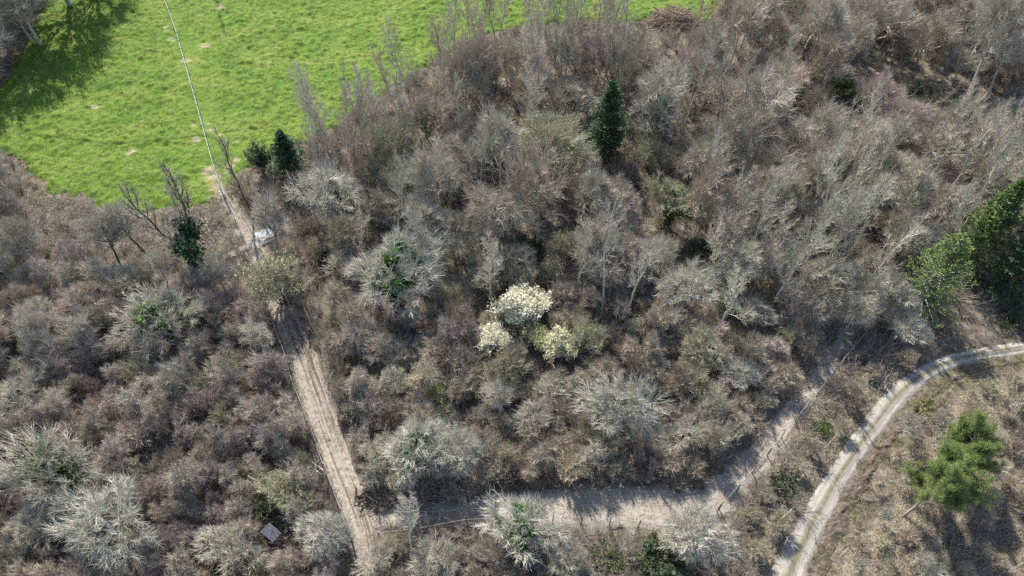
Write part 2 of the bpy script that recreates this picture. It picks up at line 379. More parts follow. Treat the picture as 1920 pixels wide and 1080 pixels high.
Z = hf(X, Y) - 0.16 + 0.75 * rough * (1 - 0.6 * smooth_zone) - 0.13 * tr
Z = Z - 0.75 * np.clip(1 - edge_dist(X, Y, FIELD) / 1.8, 0, 1) ** 1.3 * inpoly(X, Y, FIELD) - 0.75 * (~inpoly(X, Y, FIELD))
V = np.stack([X, Y, Z], -1).reshape(-1, 3); idx = np.arange(X.size).reshape(X.shape)
ok = ins[:-1, :-1] & ins[1:, 1:] & ins[:-1, 1:] & ins[1:, :-1]
fc = np.stack([idx[:-1, :-1], idx[:-1, 1:], idx[1:, 1:], idx[1:, :-1]], -1)[ok]
SOIL = [(312, 55, .5), (314, 62, .5), (322, 77, .8), (384, 89, 1.1), (350, 116, .9), (414, 20, 1.0), (369, 264, .8), (397, 245, .7), (411, 253, .5), (392, 232, .5), (363, 236, .5), (393, 322, 1.3), (400, 335, 1.5), (408, 352, 1.5), (414, 372, 1.5), (432, 315, 1.0), (443, 302, .7), (424, 326, .5), (444, 267, .6), (510, 52, .5), (655, 50, .4), (180, 205, .7), (250, 290, .9)]
soil = np.zeros_like(X)
for sx, sy, sr in SOIL:
    q = at(sx, sy); soil = np.maximum(soil, np.clip(1.7 - np.hypot(X - q[0], (Y - q[1]) * 1.2) / (sr * 0.62) + 1.3 * (vnoise(X, Y, 0.5, 70) - .5), 0, 1))
soil *= 0.72
used = np.unique(fc); mp = -np.ones(len(V), int); mp[used] = np.arange(len(used)); V = V[used]; fc = mp[fc]; soil = soil.ravel()[used]; trl = tr.ravel()[used]
tag(link('field', mesh_np('field', V, fc, 4, M_field, {'soil': ('FLOAT', soil), 'trail': ('FLOAT', trl)}, True)), 'bright green tussocky pasture beyond the wood', 'field', kind='structure')
FIELD_V = V


# ---- growing trees
def unit(v): return v / (np.linalg.norm(v, axis=-1, keepdims=True) + 1e-9)

def grow(P, R, m, t0, t1, ang, asd, L, fall, rad, k, wob, trop, rng, lscale=None, tip=True):
    """children of parent polylines P (N,kp,3); returns child polylines"""
    Np, kp = P.shape[:2]
    t = t0 + (t1 - t0) * (np.arange(m)[None, :] + rng.random((Np, m))) / m
    if tip: t[:, -1] = 1.0
    fi = np.clip(t * (kp - 1), 0, kp - 1.001); i = fi.astype(int); f = (fi - i)[..., None]; rows = np.arange(Np)[:, None]
    pos = P[rows, i] * (1 - f) + P[rows, i + 1] * f; tan = unit(P[rows, i + 1] - P[rows, i]); r = R[rows, i] * (1 - f[..., 0]) + R[rows, i + 1] * f[..., 0]
    a = np.radians(rng.normal(ang, asd, (Np, m)))
    if tip: a[:, -1] *= 0.3
    az = rng.random((Np, 1)) * 6.28 + np.arange(m)[None, :] * 2.4 + rng.normal(0, 0.35, (Np, m))
    ref = np.where(np.abs(tan[..., 2:3]) > 0.9, np.array([1.0, 0, 0]), np.array([0, 0, 1.0]))
    u = unit(np.cross(tan, ref)); v = np.cross(tan, u)
    d = np.cos(a)[..., None] * tan + np.sin(a)[..., None] * (np.cos(az)[..., None] * u + np.sin(az)[..., None] * v)
    ln = L * (1 - fall * (t - t0) / max(1e-6, t1 - t0)) * rng.uniform(0.65, 1.2, (Np, m))
    if lscale is not None: ln = ln * lscale[:, None]
    n = Np * m; pos = pos.reshape(n, 3); d = d.reshape(n, 3); ln = ln.reshape(n); r0 = np.minimum(r.reshape(n) * 0.8, rad)
    pts = [pos]
    for s in range(k - 1):
        d = unit(d + rng.normal(0, wob, (n, 3)) + np.array([0, 0, trop]))
        pos = pos + d * (ln / (k - 1))[:, None]; pts.append(pos)
    P2_ = np.stack(pts, 1); R2 = r0[:, None] * np.linspace(1, 0.35, k)[None, :]
    return P2_, R2, ln / L

def tubes(Plist, ns):
    """polylines -> prism mesh arrays; triangles"""
    Vs, Fs, off = [], [], 0
    for P, R in Plist:
        n, k = P.shape[:2]
        T = np.empty_like(P); T[:, 1:-1] = P[:, 2:] - P[:, :-2]; T[:, 0] = P[:, 1] - P[:, 0]; T[:, -1] = P[:, -1] - P[:, -2]; T = unit(T)
        ref = np.where(np.abs(T[:, :1, 2:3]) > 0.9, np.array([1.0, 0, 0]), np.array([0, 0, 1.0])); ref = np.repeat(ref, k, 1)
        U = unit(np.cross(T, ref)); W = np.cross(T, U)
        a = np.arange(ns) / ns * 2 * np.pi
        V = P[:, :, None, :] + R[:, :, None, None] * (np.cos(a)[None, None, :, None] * U[:, :, None, :] + np.sin(a)[None, None, :, None] * W[:, :, None, :])
        idx = np.arange(n * k * ns).reshape(n, k, ns) + off; nx = np.roll(idx, -1, 2)
        q = np.stack([idx[:, :-1], nx[:, :-1], nx[:, 1:], idx[:, 1:]], -1).reshape(-1, 4)
        Vs.append(V.reshape(-1, 3)); Fs.append(q); off += n * k * ns
    return np.concatenate(Vs), np.concatenate(Fs)

def trunk_line(h, k, lean, wob, rng, r0, r1, base=(0, 0)):
    p = np.zeros((1, k, 3)); z = np.linspace(-0.25, h, k); p[0, :, 2] = z
    dx, dy = lean
    p[0, :, 0] = base[0] + dx * (z / h) + np.r_[0, np.cumsum(rng.normal(0, wob, k - 1))]
    p[0, :, 1] = base[1] + dy * (z / h) + np.r_[0, np.cumsum(rng.normal(0, wob, k - 1))]
    return p, (r0 + (r1 - r0) * np.linspace(0, 1, k) ** 0.8)[None, :]

TPL = {}
def finish_tpl(name, trunk, limbs, twigs, extra=None):
    """limbs join the trunk part; twigs are the crown part"""
    tv, tf = tubes(trunk, 7); lv, lf = tubes(limbs, 5) if limbs else (np.zeros((0, 3)), np.zeros((0, 4), int))
    cv, cf = tubes(twigs, 3)
    allv = np.concatenate([cv, lv]); h = allv[:, 2].max(); c = allv[:, :2].mean(0)
    d = 2 * np.percentile(np.hypot(allv[:, 0] - c[0], allv[:, 1] - c[1]), 96)
    tm = mesh_np(name + '_trunk', np.concatenate([tv, lv]), np.concatenate([tf, lf + len(tv)]), 4, M_bark, None, True)
    cm = mesh_np(name + '_crown', cv, cf, 4, M_twig, None, False)
    TPL.setdefault(name, []).append(dict(trunk=tm, crown=cm, h=h, d=d, limbs=trunk + limbs, tips=twigs[-1][0][:, -1], cz=float(np.median(cv[:, 2]))))

def tpl_slim(name, seed, h=10.5, tr=0.17, L1=3.5, up=0.22, t0=0.30, limbs=16, tw=0.021, nE=5):
    r = np.random.default_rng(seed)
    T = trunk_line(h * 0.86, 9, r.normal(0, 0.6, 2), 0.13, r, tr, 0.04)
    A = grow(*T, limbs, t0, 1.0, 48, 9, L1, 0.45, tr * 0.33, 6, 0.15, up, r)
    B = grow(A[0], A[1], 8, 0.18, 1.0, 40, 12, L1 * 0.48, 0.4, 0.032, 5, 0.15, up * 0.7, r, A[2])
    D = grow(B[0], B[1], 8, 0.12, 1.0, 40, 13, L1 * 0.26, 0.4, 0.026, 3, 0.15, up * 0.6, r, B[2])
    E = grow(D[0], D[1], nE, 0.2, 1.0, 38, 12, L1 * 0.14, 0.2, tw, 3, 0.14, up * 0.5, r, D[2])
    finish_tpl(name, [T], [A[:2], B[:2]], [D[:2], E[:2]])

def kmeans(P, K, r, it=8):
    c = P[r.permutation(len(P))[:K]].copy()
    for _ in range(it):
        g = np.argmin(((P[:, None] - c[None]) ** 2).sum(-1), 1)
        for q in range(K):
            if (g == q).any(): c[q] = P[g == q].mean(0)
    return g, c
def bez(P0, P1, P2, k, r, wob):
    t = np.linspace(0, 1, k)[None, :, None]; Q = (1 - t) ** 2 * P0[:, None] + 2 * t * (1 - t) * P1[:, None] + t * t * P2[:, None]
    L = np.linalg.norm(P2 - P0, axis=1)[:, None, None]; w_ = r.normal(0, wob, Q.shape) * L; w_[:, 0] = 0
    return Q + w_
def tpl_dome(name, seed, a, c, hc, tr, M=620, K=10, K2=7, stems=1, nE=9, Le=0.6, tw=0.019, zmin=-0.25, shell=0.55, lumps=0.25, t0=0.35):
    """limbs, branches and twigs reach for points spread evenly through a domed crown"""
    r = np.random.default_rng(seed)
    d = r.normal(0, 1, (M * 6, 3)); d = unit(d); d = d[d[:, 2] > zmin][:M]
    # uneven outline: the crown bulges and dips
    lump = 1 + lumps * (sum(np.sin(d @ unit(r.normal(0, 1, 3)) * f + r.uniform(0, 6)) for f in (3, 5, 7)) / 1.8)
    q = (shell + (1 - shell) * r.random(len(d)) ** 0.6) * np.clip(lump, 0.55, 1.35)
    pts = d * q[:, None] * np.array([a, a, c]) + np.array([0, 0, hc])
    g, cen = kmeans(pts, K, r)
    top = hc + 0.25 * c
    if stems == 1:
        T = trunk_line(top, 7, r.normal(0, 0.25, 2), 0.1, r, tr, tr * 0.4); trunks = [T]
        zt = np.clip(t0 * hc + 0.75 * (cen[:, 2] - t0 * hc) * r.uniform(0.6, 1.0, K) - 0.35 * np.hypot(cen[:, 0], cen[:, 1]), t0 * hc * 0.8, top * 0.95)
        f = (zt + 0.25) / (top + 0.25) * 6; i0 = np.clip(f.astype(int), 0, 5); ff = (f - i0)[:, None]
        st = T[0][0][i0] * (1 - ff) + T[0][0][i0 + 1] * ff; sr = np.interp(zt, T[0][0][:, 2], T[1][0]) * 0.78
    else:
        an = np.arctan2(cen[:, 1], cen[:, 0]); st = np.stack([0.18 * np.cos(an), 0.18 * np.sin(an), np.full(K, -0.2)], -1); sr = np.full(K, tr); trunks = []
    end = st + (cen - st) * 0.70; mid = (st + end) / 2 + np.stack([0 * zt if stems == 1 else 0 * an, 0 * sr, 0 * sr], -1)
    mid[:, :2] = st[:, :2] + (end[:, :2] - st[:, :2]) * 0.62; mid[:, 2] = st[:, 2] + (end[:, 2] - st[:, 2]) * (0.30 if stems == 1 else 0.55)
    A = bez(st, mid, end, 8, r, 0.022); RA = sr[:, None] * np.linspace(1, 0.4, 8)[None]
    B, RB, D, RD = [], [], [], []
    for h_ in range(K):
        p = pts[g == h_]
        if len(p) < K2: kk = max(1, len(p))
        else: kk = K2
        g2, c2 = kmeans(p, kk, r, 5); tt = r.uniform(0.4, 1.0, kk) * 6.999; i1 = tt.astype(int); f1 = (tt - i1)[:, None]
        s2 = A[h_, i1] * (1 - f1) + A[h_, np.minimum(i1 + 1, 7)] * f1; e2 = s2 + (c2 - s2) * 0.78; m2 = (s2 + e2) / 2; tan = unit(A[h_, -1:] - A[h_, 3:4]); m2 = m2 + tan * np.linalg.norm(e2 - s2, axis=1)[:, None] * 0.14
        bb = bez(s2, m2, e2, 6, r, 0.03); B.append(bb); rb = np.clip(sr[h_] * 0.48, 0.022, 0.075); RB.append(np.full((kk, 1), rb) * np.linspace(1, 0.45, 6)[None])
        for w2 in range(kk):
            pp = p[g2 == w2]
            if not len(pp): continue
            t3 = r.uniform(0.25, 1.0, len(pp)) * 4.999; i3 = t3.astype(int); f3 = (t3 - i3)[:, None]
            s3 = bb[w2, i3] * (1 - f3) + bb[w2, np.minimum(i3 + 1, 5)] * f3; m3 = (s3 + pp) / 2 + unit(bb[w2, -1] - bb[w2, 0])[None] * np.linalg.norm(pp - s3, axis=1)[:, None] * 0.15
            D.append(bez(s3, m3, pp, 5, r, 0.035)); RD.append(np.full((len(pp), 1), 1.45 * tw) * np.linspace(1, 0.6, 5)[None])
    B, RB, D, RD = map(np.concatenate, (B, RB, D, RD))
    E = grow(D, RD, nE, 0.1, 1.0, 31, 11, Le, 0.35, tw, 4, 0.10, 0.10, r)
    finish_tpl(name, trunks if trunks else [(A[:1], RA[:1])], [(A, RA), (B, RB)], [(D, RD), E[:2]])

for s in range(6): tpl_dome('spread', 100 + s, 4.4 + 0.15 * s, 3.0, 5.2 + 0.2 * s, 0.23, M=520, K=10, K2=6, nE=8, Le=1.05, lumps=0.34, shell=0.4, tw=0.0205)
for s in range(4): tpl_dome('dome', 120 + s, 3.5, 2.9, 4.3, 0.19, M=640, K=12, nE=9, Le=0.85, lumps=0.2, tw=0.018, shell=0.5)
for s in range(6): tpl_dome('tall', 140 + s, 2.9 + 0.1 * s, 4.1, 7.0 + 0.3 * s, 0.18, M=430, K=10, K2=6, nE=7, Le=1.1, lumps=0.36, t0=0.42, zmin=-0.55, shell=0.3, tw=0.0205)
for s in range(3): tpl_slim('slim', 160 + s, h=10.5, tr=0.11, L1=2.3, up=0.30, t0=0.36, limbs=13, nE=5, tw=0.018)
for s in range(6): tpl_dome('coppice', 180 + s, 2.0, 1.6, 2.2, 0.055, M=300, K=9, K2=5, stems=9, nE=8, Le=0.75, lumps=0.4, tw=0.016, shell=0.2)
for s in range(7): tpl_dome('sapling', 200 + s, 1.4, 1.9, 2.9, 0.05, M=210, K=9, K2=4, nE=8, Le=0.75, lumps=0.42, tw=0.0155, zmin=-0.6, t0=0.3, shell=0.15)

def leafcards(P, size, rng, upbias=0.6, aspect=1.0, sd=0.35):
    n = len(P); nrm = unit(rng.normal(0, 1, (n, 3)) + np.array([0, 0, upbias])); ref = unit(rng.normal(0, 1, (n, 3)))
    u = unit(np.cross(nrm, ref)); v = np.cross(nrm, u); s = (size * np.exp(rng.normal(0, sd, n)))[:, None] * 0.5
    V = np.stack([P - u * s * 0.9, P - v * s * aspect, P + u * s * 0.9, P + v * s * aspect], 1) + 0
    return V.reshape(-1, 3), np.arange(n * 4).reshape(n, 4)

THINGS = []      # (object, kind words, base xy, explicit label or None, crown radius)
BUSY = []        # x, y, radius of footprints already taken
PROT = []        # photo circle of every tree the photo singles out, kept free of filler
def place(kind, name, crown_px, d_px, color, bark=None, tpl=None, label=None, cat='tree', group=None, hh=None, seed=None, rec=True, lean=0):
    """stand a copied tree so that its crown sits where the photo shows it"""
    arr = TPL[kind]; T = arr[(seed if seed is not None else int(RNG.integers(99))) % len(arr)]
    sc = 1.0
    for _ in range(3):
        zc = T['cz'] * sc; sc = d_px * mpp(*crown_px, zc) / T['d']
    sc = min(max(sc, 0.35), 1.7)
    x, y, _ = at(*crown_px, T['cz'] * sc)
    if label: PROT.append((crown_px[0], crown_px[1] + 0.1 * d_px, d_px * 0.5))
    return stand(T, name, x, y, sc, color, bark, label, cat, group, rec)
def stand(T, name, x, y, sc, color, bark=None, label=None, cat='tree', group=None, rec=True):
    z = float(hf(x, y)) - 0.05
    e = empty(name, (x, y, z), RNG.uniform(0, 6.28), sc * RNG.uniform(0.95, 1.05))
    s0 = e.scale[0]; k1 = RNG.uniform(0.84, 1.16); e.scale = (s0 * k1, s0 / k1, s0 * (RNG.uniform(0.92, 1.12) if label else RNG.uniform(0.95, 1.28))); e.rotation_euler = (RNG.normal(0, 0.06), RNG.normal(0, 0.06), e.rotation_euler[2])
    link('trunk', T['trunk'], e, color=bark if bark is not None else tuple(min(1, c * 1.15) for c in color))
    link('crown', T['crown'], e, color=color)
    e['category'] = cat
    if group: e['group'] = group
    if label: e['label'] = label
    if rec: BUSY.append((x, y, T['d'] * sc * 0.5))
    THINGS.append([e, color, x, y, T['h'] * sc, T['d'] * sc, T])
    return e, T

GREY = (0.385, 0.352, 0.295); PALE = (0.435, 0.41, 0.335); LICH = (0.475, 0.46, 0.39); PURP = (0.395, 0.338, 0.305); BROWN = (0.38, 0.325, 0.262)
TAN = (0.43, 0.38, 0.29); OLIVE = (0.395, 0.38, 0.275); ASH = (0.415, 0.386, 0.325)
WHITEBARK = (0.54, 0.535, 0.48); DARKBARK = (0.09, 0.075, 0.06)
def ivy_on(e, T, n=1500, lo=0.0, hi=0.8, size=0.2, spread=0.45, m=None, rng=RNG):
    pts = []
    for k, (P, R) in enumerate(T['limbs'][:3]):
        if k:
            ph = rng.uniform(0, 6.28); az_ = np.arctan2(P[:, -1, 1], P[:, -1, 0]); low = (np.hypot(P[:, -1, 0], P[:, -1, 1]) < T['d'] * (0.36 if k == 1 else 0.27)); P = P[low]; sel = rng.permutation(len(P))[: max(3, int(len(P) * 0.6))]; P = P[sel]
        kk = P.shape[1]; q = int(n * (0.3, 0.55, 0.6)[k])
        i = rng.integers(0, len(P), q); t = rng.uniform(lo if k == 0 else 0, (1.0, 1.0, 1.0)[k], q) * (kk - 1.001); j = t.astype(int); f = (t - j)[:, None]
        pts.append(P[i, j] * (1 - f) + P[i, j + 1] * f)
    P = np.concatenate(pts); P = P + rng.normal(0, spread * 0.5, P.shape); P[:, 2] = np.abs(P[:, 2]); P = P[P[:, 2] < T['h'] * hi]
    V, F_ = leafcards(P, size * 1.3, rng, 0.8)
    tint = np.repeat(np.clip(rng.normal(0.5, 0.25, len(P)) + 0.5 * (vnoise(P[:, 0] * 2, P[:, 2] * 2, 1, 3) - .5), 0, 1), 4)
    link('ivy', mesh_np('ivy', V, F_, 4, m or M_ivy, {'tint': ('FLOAT', tint)}), e)
def flowers_on(e, T, part, n_each, size, m, spread=0.12, frac=1.0, rng=RNG, clump=0.0):
    tips = T['tips']
    if clump: tips = tips[vnoise(tips[:, 0], tips[:, 1] + 3 * tips[:, 2], 0.9, int(rng.integers(50))) > clump]
    if frac < 1: tips = tips[rng.random(len(tips)) < frac]
    P = np.repeat(tips, n_each, 0); P = P + rng.normal(0, spread, P.shape)
    V, F_ = leafcards(P, size, rng, 0.9)
    tint = np.repeat(np.clip(rng.normal(0.5, 0.28, len(P)), 0, 1), 4)
    link(part, mesh_np(part, V, F_, 4, m, {'tint': ('FLOAT', tint)}), e)


# ---- conifers
def conifer(name, base, h, rad, m, label, seed, droop=0.15, bare=0.08, dens=1.0, cat='tree', tiltk=0.0, limbcol=(0.2, 0.16, 0.12), limbr=0.035):
    r = np.random.default_rng(seed); x, y = base
    e = empty(name, (x, y, float(hf(x, y)) - 0.05), r.uniform(0, 6.28))
    T = trunk_line(h, 10, r.normal(0, 0.15, 2), 0.03, r, 0.02 * h, 0.03)
    tv, tf = tubes([T], 8)
    nb = int(150 * dens); t = np.sort(bare + (1 - bare) * r.random(nb) ** 0.85)
    az = np.arange(nb) * 2.4 + r.normal(0, 0.3, nb)
    ln = rad * (1 - t) ** 0.72 * r.uniform(0.7, 1.15, nb) + 0.15
    k = 7; s = np.linspace(0, 1, k)
    P = np.zeros((nb, k, 3)); zt = t * h
    el = np.radians(-8 + 50 * t + r.normal(0, 6, nb))
    for j in range(k):
        P[:, j, 0] = np.cos(az) * ln * s[j] * np.cos(el); P[:, j, 1] = np.sin(az) * ln * s[j] * np.cos(el)
        P[:, j, 2] = zt + ln * s[j] * np.sin(el) - droop * ln * s[j] ** 1.5 + 0.18 * ln * s[j] ** 4
    R = np.linspace(limbr, 0.008, k)[None, :].repeat(nb, 0)
    bv, bf = tubes([(P, R)], 3)
    link('trunk', mesh_np('trunk', np.concatenate([tv, bv]), np.concatenate([tf, bf + len(tv)]), 4, M_bark, None, True), e, color=limbcol)
    # flat side sprays of needles along each branch
    VV, FF, TT, off = [], [], [], 0
    for b in range(nb):
        q = max(10, int(34 * ln[b] / rad * dens) + 8)
        u = r.uniform(0.12, 1.0, q); fi = u * (k - 1.001); j = fi.astype(int); f = (fi - j)[:, None]
        c = P[b, j] * (1 - f) + P[b, j + 1] * f; d = unit(P[b, j + 1] - P[b, j])
        side = np.stack([-d[:, 1], d[:, 0], np.zeros(q)], -1) * r.choice([-1, 1], q)[:, None]
        sl = (0.16 + 0.34 * ln[b] * (1 - 0.75 * u))[:, None] * r.uniform(0.6, 1.2, (q, 1))
        sd = unit(side + 0.75 * d + r.normal(0, 0.18, (q, 3)) + np.array([0, 0, -0.12]))
        wv = unit(np.cross(sd, np.array([0, 0, 1.0]) + r.normal(0, 0.45, (q, 3)))) * (0.055 + 0.05 * sl) 
        # every spray is a comb of small needle blades
        for g in range(5):
            tt = (g + r.random((q, 1))) / 5; a = c + sd * sl * tt
            sg = r.choice([-1.0, 1.0], (q, 1)); bl = unit(sd * 0.9 + sg * unit(wv) + r.normal(0, 0.25, (q, 3))) * (0.16 + 0.10 * r.random((q, 1))) * (0.75 + 0.02 * h)
            wq = unit(np.cross(bl, r.normal(0, 1, (q, 3)) + np.array([0, 0, 1.5]))) * 0.055
            VV.append(np.stack([a - wq, a + bl * 0.5 - wq * 1.2, a + bl, a + bl * 0.5 + wq * 1.2], 1).reshape(-1, 3))
            FF.append(np.arange(q * 4).reshape(q, 4) + off); off += q * 4
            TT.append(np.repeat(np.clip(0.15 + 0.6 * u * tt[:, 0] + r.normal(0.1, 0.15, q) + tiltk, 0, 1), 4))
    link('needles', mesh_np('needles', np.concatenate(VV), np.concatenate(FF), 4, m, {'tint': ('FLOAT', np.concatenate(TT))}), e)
    tag(e, label, cat); BUSY.append((x, y, rad))
    for f in (0.15, 0.4, 0.65, 0.9):
        q = px_of((x, y, h * f)); PROT.append((q[0], q[1], 1.25 * rad * (1.15 - f) / mpp(*q)))
    return e

def pine(name, base, top, h, rad, label, seed, clumps=55):
    r = np.random.default_rng(seed); x, y = base
    e = empty(name, (x, y, float(hf(x, y)) - 0.05)); lx, ly = top[0] - x, top[1] - y
    T = trunk_line(h * 0.9, 9, (lx, ly), 0.07, r, 0.2, 0.05)
    A = grow(*T, 30, 0.42, 1.0, 66, 14, rad * 1.05, 0.3, 0.07, 6, 0.16, 0.12, r)
    B = grow(A[0], A[1], 9, 0.3, 1.0, 48, 14, rad * 0.40, 0.3, 0.03, 4, 0.14, 0.16, r, A[2])
    tv, tf = tubes([T, A[:2], B[:2]], 6); link('trunk', mesh_np('trunk', tv, tf, 4, M_bark, None, True), e, color=(0.36, 0.31, 0.26))
    c = B[0].reshape(-1, 4, 3)[:, 1:].reshape(-1, 3); c = np.concatenate([c, B[0][:, -1]]); q = 80
    PP = np.repeat(c, q, 0); n = len(PP); d = unit(r.normal(0, 1, (n, 3)) + np.array([0, 0, 0.55])); ln = r.uniform(0.12, 0.30, (n, 1))
    a = PP + r.normal(0, 0.15, (n, 3)); b = a + d * ln; wq = unit(np.cross(d, r.normal(0, 1, (n, 3)))) * 0.017
    V = np.stack([a - wq, a + wq, b], 1).reshape(-1, 3)
    tint = np.repeat(np.clip(np.repeat(r.normal(0.5, 0.2, len(c)), q) + r.normal(0, 0.15, n), 0, 1), 3)
    link('needles', mesh_np('needles', V, np.arange(n * 3).reshape(n, 3), 3, M_pine, {'tint': ('FLOAT', tint)}), e)
    tag(e, label, 'pine'); BUSY.append((x, y, rad)); q = px_of((top[0], top[1], h * 0.8)); PROT.append((q[0], q[1], rad / mpp(*q))); return e

def bush(name, px, w_px, h, m, label, seed, n=2600, size=0.16, cat='shrub', upright=0.0):
    r = np.random.default_rng(seed); x, y, _ = at(*px, h * 0.4); w_ = w_px * mpp(*px, h * 0.4) * 0.5
    e = empty(name, (x, y, float(hf(x, y))))
    k = 14; a = np.arange(k) * 2.4; P = np.zeros((k, 5, 3)); s = np.linspace(0, 1, 5); R = np.linspace(0.04, 0.01, 5)[None].repeat(k, 0)
    rr = w_ * np.sqrt(r.random(k)) * 0.9
    for j in range(5): P[:, j] = np.stack([np.cos(a) * rr * s[j] + r.normal(0, .05, k), np.sin(a) * rr * s[j] + r.normal(0, .05, k), h * s[j] * (1 - 0.4 * (rr / w_) ** 2) * 0.95], -1)
    B = grow(P, R, 7, 0.3, 1.0, 40, 12, h * 0.35, 0.3, 0.02, 4, 0.15, 0.1, r)
    v, f = tubes([(P, R)], 4); v2, f2 = tubes([B[:2]], 3)
    link('stems', mesh_np('stems', np.concatenate([v, v2]), np.concatenate([f, f2 + len(v)]), 4, M_bark), e, color=(0.2, 0.16, 0.12))
    i = r.integers(0, len(B[0]), n); j = r.integers(1, 4, n); Q = B[0][i, j] + r.normal(0, 0.12 * max(1, w_ / 1.5), (n, 3)); Q[:, 2] = np.abs(Q[:, 2])
    V, F_ = leafcards(Q, size, r, 0.7)
    tint = np.repeat(np.clip(r.normal(0.45, 0.25, n), 0, 1), 4)
    link('leaves', mesh_np('leaves', V, F_, 4, m, {'tint': ('FLOAT', tint)}), e)
    tag(e, label, cat); BUSY.append((x, y, w_)); return e

# ------------------------------------------------------------------ fences
def polyline_world(px, z, step):
    return resample([tuple(at(x, y, z)[:2]) for x, y in px], step)
def fence(px, label, hgt=1.75, post_every=2.7, wirecol=M_wire, topr=0.016, pitch=0.14, topmat=None, seed=0, postmat=None, wr=0.0026):
    r = np.random.default_rng(seed)
    pl = polyline_world(px, hgt, 0.25); d = np.r_[0, np.cumsum(np.linalg.norm(np.diff(pl, axis=0), axis=1))]; Ltot = d[-1]
    fx = lambda s: np.interp(s, d, pl[:, 0]); fy = lambda s: np.interp(s, d, pl[:, 1])
    b = pl[0]; e = empty('wire_fence', (b[0], b[1], float(hf(*b))))
    o = np.array([b[0], b[1], float(hf(*b))])
    def pt(s, z): s = np.clip(s, 0, Ltot); x, y = fx(s), fy(s); return np.stack([x, y, hf(x, y) + z], -1) - o
    s0 = np.arange(-hgt, Ltot, pitch); polys = []
    tt = np.linspace(0, 1, 5)
    for sg in (1, -1):
        s = (s0[:, None] + hgt * tt[None, :]); z = hgt * (tt if sg > 0 else 1 - tt)[None, :] + 0 * s
        good = (s[:, 0] >= 0) & (s[:, -1] <= Ltot)
        P = pt(s[good] , z[good]); polys.append((P, np.full(P.shape[:2], wr)))
    v, f = tubes(polys, 3); link('wire_mesh', mesh_np('wire_mesh', v, f, 4, wirecol), e)
    sl = np.linspace(0, Ltot, max(6, int(Ltot / 0.6)))
    for z, rr in ((hgt, topr), (hgt * 0.5, 0.006), (0.08, 0.006)):
        P = pt(sl, np.full(len(sl), z) + 0.012)[None]; v, f = tubes([(P, np.full((1, len(sl)), rr))], 5)
        link('line_wire', mesh_np('line_wire', v, f, 4, topmat if (topmat and z == hgt) else wirecol), e)
    n = max(2, int(Ltot / post_every)); pm = None
    for s in np.linspace(0, Ltot, n + 1):
        p = pt(np.array(s), 0.0)
        k = np.array([[0, 0, -0.3], [0, 0, hgt * 0.6], [0, 0, hgt + 0.12]])[None] ; v, f = tubes([(k, np.array([[0.065, 0.06, 0.055]]))], 6)
        if pm is None:
            cap = np.arange(12, 18)[None]; pm = mesh_np('post', v, f, 4, postmat or M_post, None, False)
        q = link('post', pm, e, loc=(p[0] + 0.0, p[1], p[2]), rz=r.uniform(0, 6)); q.rotation_euler = (r.normal(0, 0.03), r.normal(0, 0.03), r.uniform(0, 6))
    tag(e, label, 'fence'); return e
FENCES = {
 'field': [(296, -45), (310, 4), (331, 62), (355, 146), (375, 220), (395, 292), (410, 340), (421, 366)],
 'path': [(424, 372), (450, 430), (470, 482), (488, 540), (506, 592), (530, 652), (546, 710), (562, 752), (582, 802), (602, 862), (622, 912), (640, 960), (655, 1003)],
 'bottom': [(655, 1005), (740, 996), (800, 988), (870, 974), (970, 971), (1060, 969), (1150, 973), (1240, 978), (1310, 968), (1352, 945)],
 'diag': [(1356, 940), (1400, 895), (1440, 846), (1500, 775), (1550, 714), (1600, 650), (1638, 606)]}
fence(FENCES['field'], 'pale grey-green wire mesh fence running straight down through the open green field', topr=0.04, pitch=0.075, seed=1, wr=0.0045, postmat=M_wire)
fence(FENCES['path'], 'wire mesh fence along the left edge of the long rutted dirt path', topr=0.018, pitch=0.26, seed=2, wirecol=M_conc)
fence(FENCES['bottom'], 'wire mesh fence with long post shadows along the bottom edge of the broad dusty path', topr=0.016, pitch=0.34, seed=3, wirecol=M_conc, topmat=M_conc)
fence(FENCES['diag'], 'wire mesh fence climbing up right along the outer edge of the bent dusty path', topr=0.015, pitch=0.34, seed=4, wirecol=M_conc)

